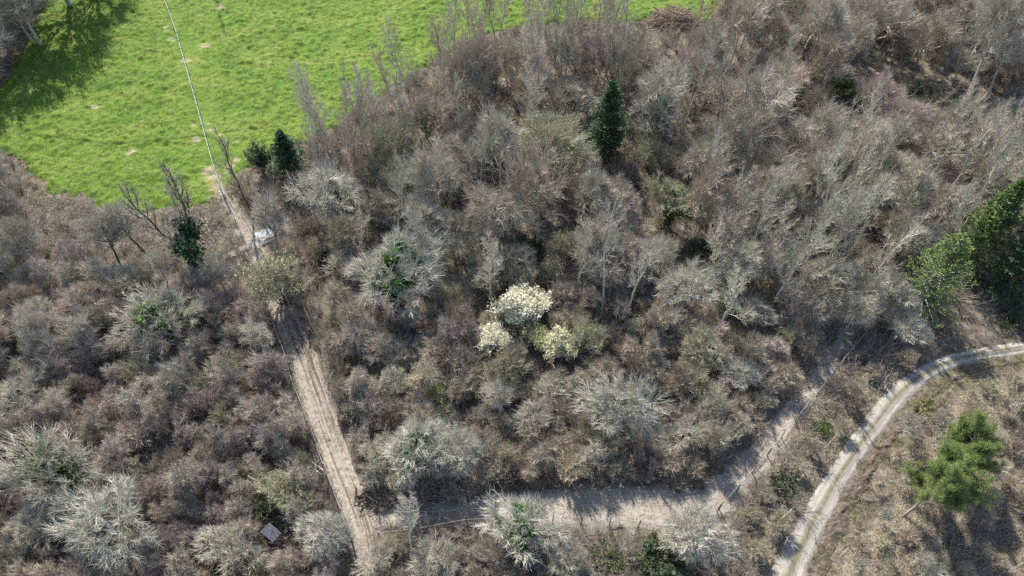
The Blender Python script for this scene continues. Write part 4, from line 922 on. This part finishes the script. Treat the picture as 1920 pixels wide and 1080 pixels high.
SAP = [
 ('leftthicket', [(-60, 560), (200, 560), (500, 560), (540, 700), (590, 880), (620, 990), (640, 1130), (-60, 1130)],
   [('sapling', 'sapling', (30, 66), [PURP, PURP, BROWN, BROWN, GREY, ASH], 3), ('coppice', 'coppice_shrub', (40, 75), [PURP, BROWN, GREY, OLIVE], 1.3)], 0.52),
 ('centrethicket', [(585, 420), (900, 500), (1440, 480), (1560, 600), (1400, 800), (1330, 900), (900, 920), (700, 960), (640, 800), (590, 640)],
   [('coppice', 'coppice_shrub', (40, 80), [GREY, PALE, OLIVE, BROWN, TAN, GREY, ASH], 3), ('sapling', 'sapling', (32, 62), [BROWN, PURP, GREY, TAN], 2)], 0.52),
 ('fringe', [(1380, 960), (1440, 900), (1600, 720), (1680, 620), (1760, 620), (1640, 760), (1400, 1060)], [('coppice', 'coppice_shrub', (30, 58), [TAN, TAN, BROWN], 1)], 1.15),
 ('se', [(1680, 790), (1800, 730), (1980, 690), (1980, 1140), (1560, 1140)], [('coppice', 'coppice_shrub', (28, 52), [TAN, TAN, BROWN, OLIVE], 1), ('sapling', 'sapling', (26, 44), [TAN, BROWN, GREY], 1)], 1.0),
 ('bottommid', [(700, 1010), (1340, 1010), (1380, 1130), (680, 1130)], [('coppice', 'coppice_shrub', (38, 60), [BROWN, TAN, GREY], 1)], 0.95),
 ('understory', [(630, 330), (760, 220), (880, 105), (1000, 72), (1340, 66), (1400, 60), (1960, -20), (1960, 400), (1640, 480), (1440, 520), (700, 470)],
   [('coppice', 'coppice_shrub', (34, 56), [BROWN, PURP, GREY, OLIVE], 1)], 0.72),
 ('leftlow', [(-60, 420), (60, 430), (180, 455), (470, 500), (480, 560), (-60, 600)], [('coppice', 'coppice_shrub', (34, 58), [PURP, BROWN, TAN], 1)], 0.9),
]
HOLLOW = [[(900, 425), (1050, 415), (1085, 500), (960, 515)], [(1215, 430), (1400, 425), (1425, 500), (1270, 515)], [(1560, 120), (1720, 110), (1900, 165), (1850, 235), (1640, 215)], [(580, 400), (640, 420), (630, 560), (590, 560)]]
PATHPX = [PATH_A_L[3:] + PATH_A_R[3:][::-1], PATH_B_L + PATH_B_R[::-1], TRACK_L + TRACK_R[::-1]]
def fill(regs, per_name_cap, tries, layer):
    cnt = {}; PR = np.array(PROT)
    mine = list(BUSY); MA = np.zeros((3000, 3)); MA[:len(mine)] = mine; SM = np.ones(3000, bool); SM[:len(mine)] = layer == 0
    for rg in regs:
        nm, poly, mix, spc = rg
        xs = [p[0] for p in poly]; ys = [p[1] for p in poly]; w_ = np.array([m_[-1] for m_ in mix], float); w_ /= w_.sum()
        for _ in range(tries):
            px, py = RNG.uniform(min(xs), max(xs)), RNG.uniform(min(ys), max(ys))
            if not inpoly(np.array([px]), np.array([py]), poly)[0]: continue
            k = mix[RNG.choice(len(mix), p=w_)]
            kind = k[0]; name = k[1] if layer else 'bare_tree'; rng_ = k[-3]; cols = k[-2]
            if cnt.get(name, 0) >= per_name_cap: continue
            arr = TPL[kind]; ti = int(RNG.integers(len(arr))); t = arr[ti]; d = RNG.uniform(*rng_)
            sc = d * mpp(px, py, t['cz']) / t['d']; sc = min(max(sc, 0.4), 1.5); x, y, _ = at(px, py, t['cz'] * sc); r = t['d'] * sc * 0.5
            if not clear(x, y, 0.9): continue
            pf = 0.24 * d if layer == 0 else 0.15 * d
            if ((px - PR[:, 0]) ** 2 + (py - PR[:, 1]) ** 2 < (PR[:, 2] * (0.9 if layer == 0 else 0.82) + pf) ** 2).any(): continue
            if any(inpoly(np.array([px]), np.array([py + 0.25 * d]), q)[0] for q in PATHPX): continue
            if any(inpoly(np.array([px + ux * d]), np.array([py + uy * d]), PATHPX[1])[0] for ux, uy in ((0.3, 0.3), (-0.32, -0.28), (0, -0.36), (0.12, 0.4))): continue
            if RNG.random() < 0.85 and any(inpoly(np.array([px]), np.array([py + 0.2 * d]), q)[0] for q in HOLLOW): continue
            if (((x - MA[:len(mine), 0]) ** 2 + (y - MA[:len(mine), 1]) ** 2) < (spc * (r + MA[:len(mine), 2] * np.where(SM[:len(mine)], 1.0, 0.45))) ** 2).any(): continue
            col = np.array(cols[int(RNG.integers(len(cols)))]) * RNG.uniform(0.82, 1.18) * RNG.uniform(0.985, 1.015, 3)
            stand(t, name, x, y, sc, tuple(col)); MA[len(mine)] = (x, y, r); mine.append((x, y, r)); cnt[name] = cnt.get(name, 0) + 1
    print('filled', layer, cnt)
for px, d in (((1462, 62), 120), ((1555, 48), 130), ((1650, 42), 125), ((1745, 62), 120), ((1872, 78), 115), ((935, 385), 105), ((1010, 372), 110), ((1330, 372), 100)):
    q0 = place('spread' if d > 118 else 'tall', 'bare_tree', px, d, GREY if d % 2 else BROWN, seed=d)
fill(REG, 270, 900, 0)
# the big trees beyond the top edge whose shadows fall on the upper left of the field
for px, sc in (((135, 85), 2.1), ((75, 150), 1.7), ((190, 30), 1.7), ((15, 60), 1.7), ((-25, 215), 1.4), ((60, 130), 1.2)):
    t = TPL['spread'][1]; s_ = at(*px); k = t['cz'] * sc / math.tan(math.radians(SUN_EL)); stand(t, 'bare_tree', s_[0] + to_sun.x / math.cos(_e) * k, s_[1] + to_sun.y / math.cos(_e) * k, sc, GREY)
for px, d in (((1622, 552), 66), ((1662, 540), 60), ((1600, 585), 56), ((1700, 560), 60)):
    place('tall', 'bare_tree', px, d, PALE, seed=int(d) % 5)
fill(SAP, 290, 1100, 1)

# ------------------------------------------------------------------ undergrowth: uncountable, one object each
def scatter_pts(n, poly, extra=None, margin=True):
    xs = [p[0] for p in poly]; ys = [p[1] for p in poly]; px = RNG.uniform(min(xs), max(xs), n); py = RNG.uniform(min(ys), max(ys), n)
    ok = inpoly(px, py, poly); px, py = px[ok], py[ok]
    P = np.array([at(a, b)[:2] for a, b in zip(px, py)])
    ok = np.ones(len(P), bool)
    ok &= ~_look(KM, P[:, 0], P[:, 1])
    return P[ok], px[ok], py[ok]
def clumps(P, stems, hgt, spread, thick, tint, name, m, label, cat, seed, segs=3):
    r = np.random.default_rng(seed); n = len(P); hgt = np.broadcast_to(hgt, (n,)); spread = np.broadcast_to(spread, (n,))
    a = r.uniform(0, 6.28, (n, stems)); ln = r.uniform(0.4, 1.15, (n, stems)); out = spread[:, None] * ln; up = hgt[:, None] * r.uniform(0.5, 1.1, (n, stems))
    s = np.linspace(0, 1, segs + 1); b = np.repeat(P[:, None, :], stems, 1) + r.normal(0, 0.22, (n, stems, 2)) * spread[:, None, None]
    z0 = hf(P[:, 0], P[:, 1])[:, None]; L = []; wv = r.normal(0, 0.12, (n, stems, segs + 1, 2)) * s[None, None, :, None] * spread[:, None, None, None]
    for j in range(segs + 1):
        x = b[..., 0] + np.cos(a) * out * s[j] + wv[:, :, j, 0]; y = b[..., 1] + np.sin(a) * out * s[j] + wv[:, :, j, 1]
        z = z0 + up * np.sin(s[j] * 1.9) - 0.05
        L.append(np.stack([x, y, z], -1))
    C_ = np.stack(L, 2).reshape(n * stems, segs + 1, 3)
    R = np.broadcast_to(thick * np.linspace(1, 0.35, segs + 1)[None], C_.shape[:2])
    v, f = tubes([(C_, R)], 3)
    tn = np.repeat(np.clip(np.repeat(tint, stems) + r.normal(0, 0.10, n * stems), 0, 1), (segs + 1) * 3)
    o = link(name, mesh_np(name, v, f, 4, m, {'tint': ('FLOAT', tn)})); tag(o, label, cat, kind='stuff')
ALL = [(-80, -40), (2000, -40), (2000, 1140), (-80, 1140)]
P, px, py = scatter_pts(9000, ALL)
VG = [(1395, 1140), (1440, 1000), (1600, 800), (1700, 690), (1800, 640), (1960, 615), (1960, 700), (1800, 740), (1700, 860), (1590, 1060), (1560, 1140)]
ok = ~inpoly(px, py, VG) | (RNG.random(len(P)) < 0.3); P, px, py = P[ok], px[ok], py[ok]
tint = 0.36 + 0.35 * (vnoise(P[:, 0], P[:, 1], 6, 41) - 0.5) + RNG.normal(0, 0.1, len(P))
tint += np.where((px > 1400) & (py > 560), 0.28, 0) + np.where((px < 480) & (py < 560), 0.12, 0) - np.where((px < 560) & (py > 560), 0.06, 0)
clumps(P, 18, RNG.uniform(0.3, 1.7, len(P)) , RNG.uniform(0.5, 1.2, len(P)), 0.013, tint, 'undergrowth', M_brush, 'tangled dead stems and brambles covering the woodland floor', 'undergrowth', 51)
BR = [(1540, 1140), (1700, 900), (1790, 760), (2000, 680), (2000, 1140)]
P, px, py = scatter_pts(7500, BR)
clumps(P, 14, RNG.uniform(0.2, 0.6, len(P)), RNG.uniform(0.5, 1.0, len(P)), 0.016, 0.9 + RNG.normal(0, .06, len(P)), 'dead_bracken', M_brush, 'flattened straw coloured bracken right of the gravel track', 'bracken', 52)
P, px, py = scatter_pts(4200, [(30, 330), (430, 360), (480, 480), (200, 480), (40, 460)])
P2b, _, _ = scatter_pts(1800, [(1400, 1140), (1400, 960), (1500, 800), (1640, 600), (1760, 600), (1600, 820)])
P3b, _, _ = scatter_pts(900, [(1200, 10), (1420, -20), (1400, 80), (1230, 60)])
P4b, _, _ = scatter_pts(900, [(1540, 240), (1720, 240), (1680, 310), (1560, 300)])
P = np.concatenate([P, P2b, P3b, P4b])
clumps(P, 12, RNG.uniform(0.15, 0.5, len(P)), RNG.uniform(0.4, 0.9, len(P)), 0.016, 0.72 + RNG.normal(0, .14, len(P)), 'dry_grass', M_brush, 'matted tan dry grass beside the field edge and the track verges', 'dry grass', 53)

def brushwood(P, tint, hgt, seed):
    """a sheet of waist to head high bushes nobody could count: points that carry small twiggy bushes"""
    r = np.random.default_rng(seed); n = len(P)
    m = mat('brushwood_twigs', lambda t, p: None); t = m.node_tree; p = t.nodes['Principled BSDF']; setp(p, 0.85, 0.15)
    a = attr(t, 'tint'); a.attribute_type = 'INSTANCER'
    c = ramp(t, a.outputs['Fac'], [(0.0, (0.16, 0.135, 0.11)), (0.25, (0.315, 0.265, 0.238)), (0.5, (0.34, 0.305, 0.255)), (0.75, (0.42, 0.36, 0.27)), (1.0, (0.40, 0.39, 0.27))])
    t.links.new(mixc(t, 1.0, c, ramp(t, noise(t, objco(t), 2.0, 3, 0.6), [(0.3, (0.75, 0.74, 0.73)), (0.7, (1.2, 1.2, 1.2))]), 'MULTIPLY'), p.inputs['Base Color'])
    V = np.c_[P, hf(P[:, 0], P[:, 1]) - 0.1]
    me = bpy.data.meshes.new('brushwood'); me.vertices.add(n); me.vertices.foreach_set('co', V.astype(np.float32).ravel())
    for nm, arr in (('tint', np.clip(tint, 0, 1)), ('size', hgt), ('turn', r.uniform(0, 6.28, n))):
        q = me.attributes.new(nm, 'FLOAT', 'POINT'); q.data.foreach_set('value', np.ascontiguousarray(arr, np.float32))
    q = me.attributes.new('which', 'INT', 'POINT'); q.data.foreach_set('value', r.integers(0, 5, n).astype(np.int32))
    o = link('brushwood', me)
    g = bpy.data.node_groups.new('brushwood', 'GeometryNodeTree'); g.interface.new_socket('Geometry', in_out='INPUT', socket_type='NodeSocketGeometry'); g.interface.new_socket('Geometry', in_out='OUTPUT', socket_type='NodeSocketGeometry')
    gi = g.nodes.new('NodeGroupInput'); go = g.nodes.new('NodeGroupOutput'); ip = g.nodes.new('GeometryNodeInstanceOnPoints'); g2 = g.nodes.new('GeometryNodeGeometryToInstance')
    g.links.new(gi.outputs[0], ip.inputs['Points'])
    for k in range(5):
        rr = np.random.default_rng(300 + k); st = 9; pp, qq = [], []
        for s in range(st):
            an = s * 6.28 / st + rr.normal(0, 0.4); sp = 0.55 * rr.uniform(0.3, 1.4)
            u, w_ = trunk_line(rr.uniform(0.55, 0.95), 5, (math.cos(an) * sp, math.sin(an) * sp), 0.03, rr, 0.012, 0.006, (0.06 * math.cos(an), 0.06 * math.sin(an))); pp.append(u); qq.append(w_)
        T_ = (np.concatenate(pp), np.concatenate(qq)); T_[0][..., 2] += 0.12
        A_ = grow(*T_, 7, 0.15, 1.0, 42, 12, 0.36, 0.35, 0.009, 4, 0.17, 0.1, rr); B_ = grow(A_[0], A_[1], 8, 0.12, 1.0, 42, 13, 0.17, 0.3, 0.0075, 3, 0.16, 0.08, rr, A_[2])
        v, f = tubes([T_, A_[:2]], 3); v2, f2 = tubes([B_[:2]], 3)
        src = bpy.data.objects.new('brushwood_bush', mesh_np('brushwood_bush', np.concatenate([v, v2]), np.concatenate([f, f2 + len(v)]), 4, m))
        oi = g.nodes.new('GeometryNodeObjectInfo'); oi.inputs['Object'].default_value = src; oi.inputs['As Instance'].default_value = True; oi.transform_space = 'ORIGINAL'
        g.links.new(oi.outputs['Geometry'], g2.inputs[0])
    g.links.new(g2.outputs[0], ip.inputs['Instance']); ip.inputs['Pick Instance'].default_value = True
    def named(nm, dt='FLOAT'):
        x = g.nodes.new('GeometryNodeInputNamedAttribute'); x.data_type = dt; x.inputs['Name'].default_value = nm; return x.outputs['Attribute']
    g.links.new(named('which', 'INT'), ip.inputs['Instance Index'])
    cx = g.nodes.new('ShaderNodeCombineXYZ'); g.links.new(named('turn'), cx.inputs[2]); er = g.nodes.new('FunctionNodeEulerToRotation'); g.links.new(cx.outputs[0], er.inputs[0]); g.links.new(er.outputs[0], ip.inputs['Rotation'])
    cs = g.nodes.new('ShaderNodeCombineXYZ')
    for i in range(3): g.links.new(named('size'), cs.inputs[i])
    g.links.new(cs.outputs[0], ip.inputs['Scale']); g.links.new(ip.outputs[0], go.inputs[0])
    md = o.modifiers.new('brushwood', 'NODES'); md.node_group = g
    tag(o, 'waist high mass of fine twiggy brushwood filling the gaps between the trees', 'brushwood', kind='stuff')
P, px, py = scatter_pts(13000, ALL)
OPEN = [(1395, 1140), (1395, 1000), (1560, 780), (1700, 620), (2000, 560), (2000, 760), (1800, 800), (1640, 1140)]
ok = ~inpoly(px, py, OPEN) | (RNG.random(len(P)) < 0.15); ok &= ~inpoly(px, py, [(40, 330), (430, 360), (500, 480), (200, 470), (60, 460)]) | (RNG.random(len(P)) < 0.15)
ok &= ~(inpoly(px, py, [(1540, 240), (1720, 240), (1680, 310), (1560, 300)]))
for q in HOLLOW: ok &= ~inpoly(px, py, q) | (RNG.random(len(P)) < 0.25)
P, px, py = P[ok], px[ok], py[ok]
tn = 0.42 + 0.7 * (vnoise(P[:, 0], P[:, 1], 4, 61) - 0.5) + RNG.normal(0, 0.12, len(P)); tn -= np.where((px < 560) & (py > 540), 0.12, 0); tn += np.where((px > 1560) & (py > 700), 0.25, 0)
hs = np.exp(RNG.normal(0.25, 0.32, len(P))); hs = np.clip(hs, 0.6, 2.6) * np.where((px > 1560) & (py > 700), 0.7, 1.0) * np.where(py < 450, 1.35, 1.0)
brushwood(P, tn, hs, 62)

def blades(P3, n, hgt, wd, m, tint, name, label, cat, seed, lean=0.5):
    r = np.random.default_rng(seed); Q = np.repeat(P3, n, 0); k = len(Q); Q = Q + np.c_[r.normal(0, 0.11, (k, 2)), np.zeros(k)]
    a = r.uniform(0, 6.28, k); d = np.stack([np.cos(a) * lean, np.sin(a) * lean, np.full(k, 1.0)], -1) * (hgt * r.uniform(0.5, 1.3, k))[:, None]
    b = r.uniform(0, 6.28, k); wv = np.stack([np.cos(b), np.sin(b), 0 * b], -1) * wd
    V = np.stack([Q - wv, Q + wv, Q + d], 1).reshape(-1, 3)
    tn = np.repeat(np.clip(np.repeat(tint, n) + r.normal(0, .12, k), 0, 1), 3)
    o = link(name, mesh_np(name, V, np.arange(k * 3).reshape(k, 3), 3, m, {'tint': ('FLOAT', tn)})); tag(o, label, cat, kind='stuff')
def _soilat(x, y): return np.max([np.clip(1.7 - np.hypot(x - at(sx, sy)[0], (y - at(sx, sy)[1]) * 1.2) / sr, 0, 1) for sx, sy, sr in SOIL], 0)
sel = RNG.integers(0, len(FIELD_V), 52000); Q = FIELD_V[sel] + np.c_[RNG.uniform(-.15, .15, (52000, 2)), np.full(52000, -0.03)]
tn = 0.35 + 0.9 * (vnoise(Q[:, 0], Q[:, 1], 2.0, 44) - 0.5) + 0.4 * (vnoise(Q[:, 0], Q[:, 1], 9, 45) - 0.5)
Q = Q[(_soilat(Q[:, 0], Q[:, 1]) < 0.4)]; Q = Q[(vnoise(Q[:, 0] + .3 * Q[:, 1], Q[:, 1], 0.8, 34) > 0.38)]; tn = tn[:len(Q)]
blades(Q, 5, 0.20, 0.024, M_grass, tn, 'grass', 'lush bright grass tufts growing all over the field', 'grass', 54)
VG = [(1395, 1140), (1440, 1000), (1600, 800), (1700, 690), (1800, 640), (1960, 615), (1960, 700), (1800, 740), (1700, 860), (1590, 1060), (1560, 1140)]
P, px, py = scatter_pts(17000, VG); Q = np.c_[P, hf(P[:, 0], P[:, 1]) - 0.1]
blades(Q, 6, 0.24, 0.02, M_verge, 0.4 + 0.8 * (vnoise(P[:, 0], P[:, 1], 2.2, 47) - .5), 'verge_grass', 'patchy olive grass on both verges of the gravel track', 'grass', 55)
GP = [(1440, 560), (1330, 340), (1400, 260), (1900, 260), (1700, 560)]
P, px, py = scatter_pts(5000, GP); Q = np.c_[P, hf(P[:, 0], P[:, 1]) - 0.1]
blades(Q, 5, 0.3, 0.022, M_verge, 0.25 + 0.8 * (vnoise(P[:, 0], P[:, 1], 3, 48) - .5), 'woodland_grass', 'thin green ground cover under the pale ash trees', 'ground cover', 56)
ed = resample(FIELD + FIELD[:1], 0.2); k = RNG.integers(0, len(ed), 9000); P = ed[k] + RNG.normal(0, 0.9, (9000, 2)); Q = np.c_[P, hf(P[:, 0], P[:, 1]) - 0.08]
blades(Q, 6, 0.38, 0.024, M_verge, 0.35 + 1.0 * (vnoise(P[:, 0], P[:, 1], 3.0, 66) - .5) + RNG.normal(0, 0.15, 9000), 'rough_grass', 'rank green and straw grass fringing the pasture along the wood', 'grass', 57, lean=0.8)
MB_ = np.array(PATHS[3]); nb_ = len(MB_) // 2; k = RNG.integers(0, nb_, 2600); f = RNG.random(2600)[:, None]; P = MB_[k] * (1 - f) + MB_[::-1][k] * f + RNG.normal(0, 0.35, (2600, 2)); Q = np.c_[P, hf(P[:, 0], P[:, 1]) + 0.02]
Q = Q[vnoise(P[:, 0], P[:, 1], 1.1, 68) > 0.5]
blades(Q, 6, 0.28, 0.02, M_verge, 0.6 + RNG.normal(0, 0.2, len(Q)), 'bank_grass', 'straw coloured grass tufts breaking up the churned earth bank', 'grass', 58, lean=0.8)
# loose sticks and clods on the paths
pts = []
for q in PATHS[:2]:
    x0, y0 = np.min(q, 0); x1, y1 = np.max(q, 0); A_ = np.c_[RNG.uniform(x0, x1, 9000), RNG.uniform(y0, y1, 9000)]; A_ = A_[inpoly(A_[:, 0], A_[:, 1], q)]; pts.append(A_[:900])
A_, _, _ = scatter_pts(2600, BR); pts.append(A_); n0 = len(A_); A_, _, _ = scatter_pts(3500, ALL); pts.append(A_); n0 += len(A_)
P = np.concatenate(pts); n = len(P); a = RNG.uniform(0, 6.28, n); ln = RNG.uniform(0.15, 0.8, n) * 0.5; ln[-n0:] *= RNG.uniform(1.0, 3.5, n0)
z = hf(P[:, 0], P[:, 1]) + 0.2; d = np.stack([np.cos(a) * ln, np.sin(a) * ln, 0 * a], -1); c = np.c_[P, z]
v, f = tubes([(np.stack([c - d, c + RNG.normal(0, .04, (n, 3)), c + d], 1), np.full((n, 3), 0.014))], 4)
o = link('stick_litter', mesh_np('stick_litter', v, f, 4, M_brush, {'tint': ('FLOAT', np.repeat(RNG.uniform(0.1, 1.0, n), 12))})); tag(o, 'loose sticks and dead stalks strewn over the paths and forest floor', 'sticks', kind='stuff')

# ------------------------------------------------------------------ labels for the trees of the wood
LM = [('the lone pointed spruce', (1132, 300)), ('the small dark spruce', (556, 345)), ('the largest blossom tree', (985, 615)), ('the corrugated shed', (507, 1010)),
      ('the bottom fence corner', (655, 1020)), ('the leaning pine', (1690, 970)), ('the tallest dark fir', (1865, 560)), ('the left thicket ivy tree', (300, 640)),
      ('the fresh green ivy tree', (745, 560)), ('the bottom ivy tree', (985, 1030)), ('the lower white limbed tree', (1165, 830)),
      ('the bright white limbed tree', (1295, 590)), ('the rounded dome tree', (1550, 580)), ('the yellowish ivy tree', (1262, 440)),
      ('the yellowish domed tree', (1040, 340)), ('the ghostly white limbed tree', (605, 410)), ('the willow over the path', (550, 600)), ('the ivy wrapped pair', (325, 440)),
      ('the ivy forked tree', (1755, 330)), ('the dark upper hollow', (1640, 190)), ('the corner ivy thickets', (1830, 80)), ('the field brushwood heap', (1265, 50)),
      ('the top edge blossom shrub', (1432, 70)), ('the bleached dead trunk', (594, 270)), ('the big lichen tree', (195, 1040)), ('the mossy limbed tree', (90, 930)),
      ('the cut branch heap', (585, 880)), ('the ivy column tree', (785, 900)), ('the dark brushwood windrow', (1478, 715)), ('the olive trackside bush', (1740, 780)),
      ('the red rotting trunk', (1390, 460)), ('the field bracken patch', (130, 420)), ('the dusty path bend', (1340, 950)), ('the shadowed field corner', (120, 80)),
      ('the tall upper ash', (1250, 240)), ('the curved white limbed tree', (25, 790)), ('the white stump', (1381, 352)), ('the ditch', (1440, 990)), ('the lower right corner', (1900, 1060)),
      ('the yellow-green leafing bush', (818, 765)), ('the ragged creamy blossom tree', (1045, 690)), ('the grey plastic sheets', (490, 450)), ('the tree with ivy spots', (800, 290))]
LMW = [(n, np.array(base_of(p))) for n, p in LM]
ORD = ['', 'second ', 'third ', 'fourth ', 'fifth ', 'sixth ', 'seventh ', 'eighth ', 'ninth ', 'tenth ', 'eleventh ', 'twelfth ']
def colour_word(c):
    c = np.array(c); v = c.mean(); s = (c[0] - c[2]) / v
    if c[1] / c[0] > 0.94 and s > 0.3: return 'olive'
    if c[1] < 0.815 * c[0] and c[2] > 0.85 * c[1]: return 'purplish'
    if s > 0.38: return 'tan' if v > 0.22 else 'brown'
    return 'pale' if v > 0.335 else ('light grey' if v > 0.285 else 'grey')
todo = {}
for e, col, x, y, h, d, T_ in THINGS:
    if e.get('label'): continue
    kind = {'bare_tree': 'bare tree', 'sapling': 'slender sapling', 'coppice_shrub': 'bushy shrub'}[e.name.split('.')[0]]
    dd = [np.hypot(x - p[0], y - p[1]) for _, p in LMW]; i = int(np.argmin(dd)); p = LMW[i][1]
    dx, dy = x - p[0], y - p[1]; side = ('right of' if dx > 0 else 'left of') if abs(dx) > abs(dy) else ('behind' if dy > 0 else 'in front of')
    cw = colour_word(col); todo.setdefault((kind, cw, side, LMW[i][0]), []).append((dd[i], e))
for (kind, cw, side, lm), L in todo.items():
    L.sort(key=lambda q: q[0])
    for k, (_, e) in enumerate(L):
        if len(L) == 1: lab = f'{cw} {kind} {side} {lm}'
        else: lab = f'{cw} {kind} {side} {lm}, ' + (f'{ORD[k]}nearest to it' if k < len(ORD) else f'number {k + 1} outward')
        e['label'] = lab
        e['category'] = {'bare tree': 'tree', 'slender sapling': 'sapling', 'bushy shrub': 'shrub'}[kind]
        e['group'] = {'bare tree': 'bare trees of the wood', 'slender sapling': 'saplings of the thickets', 'bushy shrub': 'bushy shrubs of the wood'}[kind]
print('things', len(THINGS), 'objects', len(bpy.data.objects))
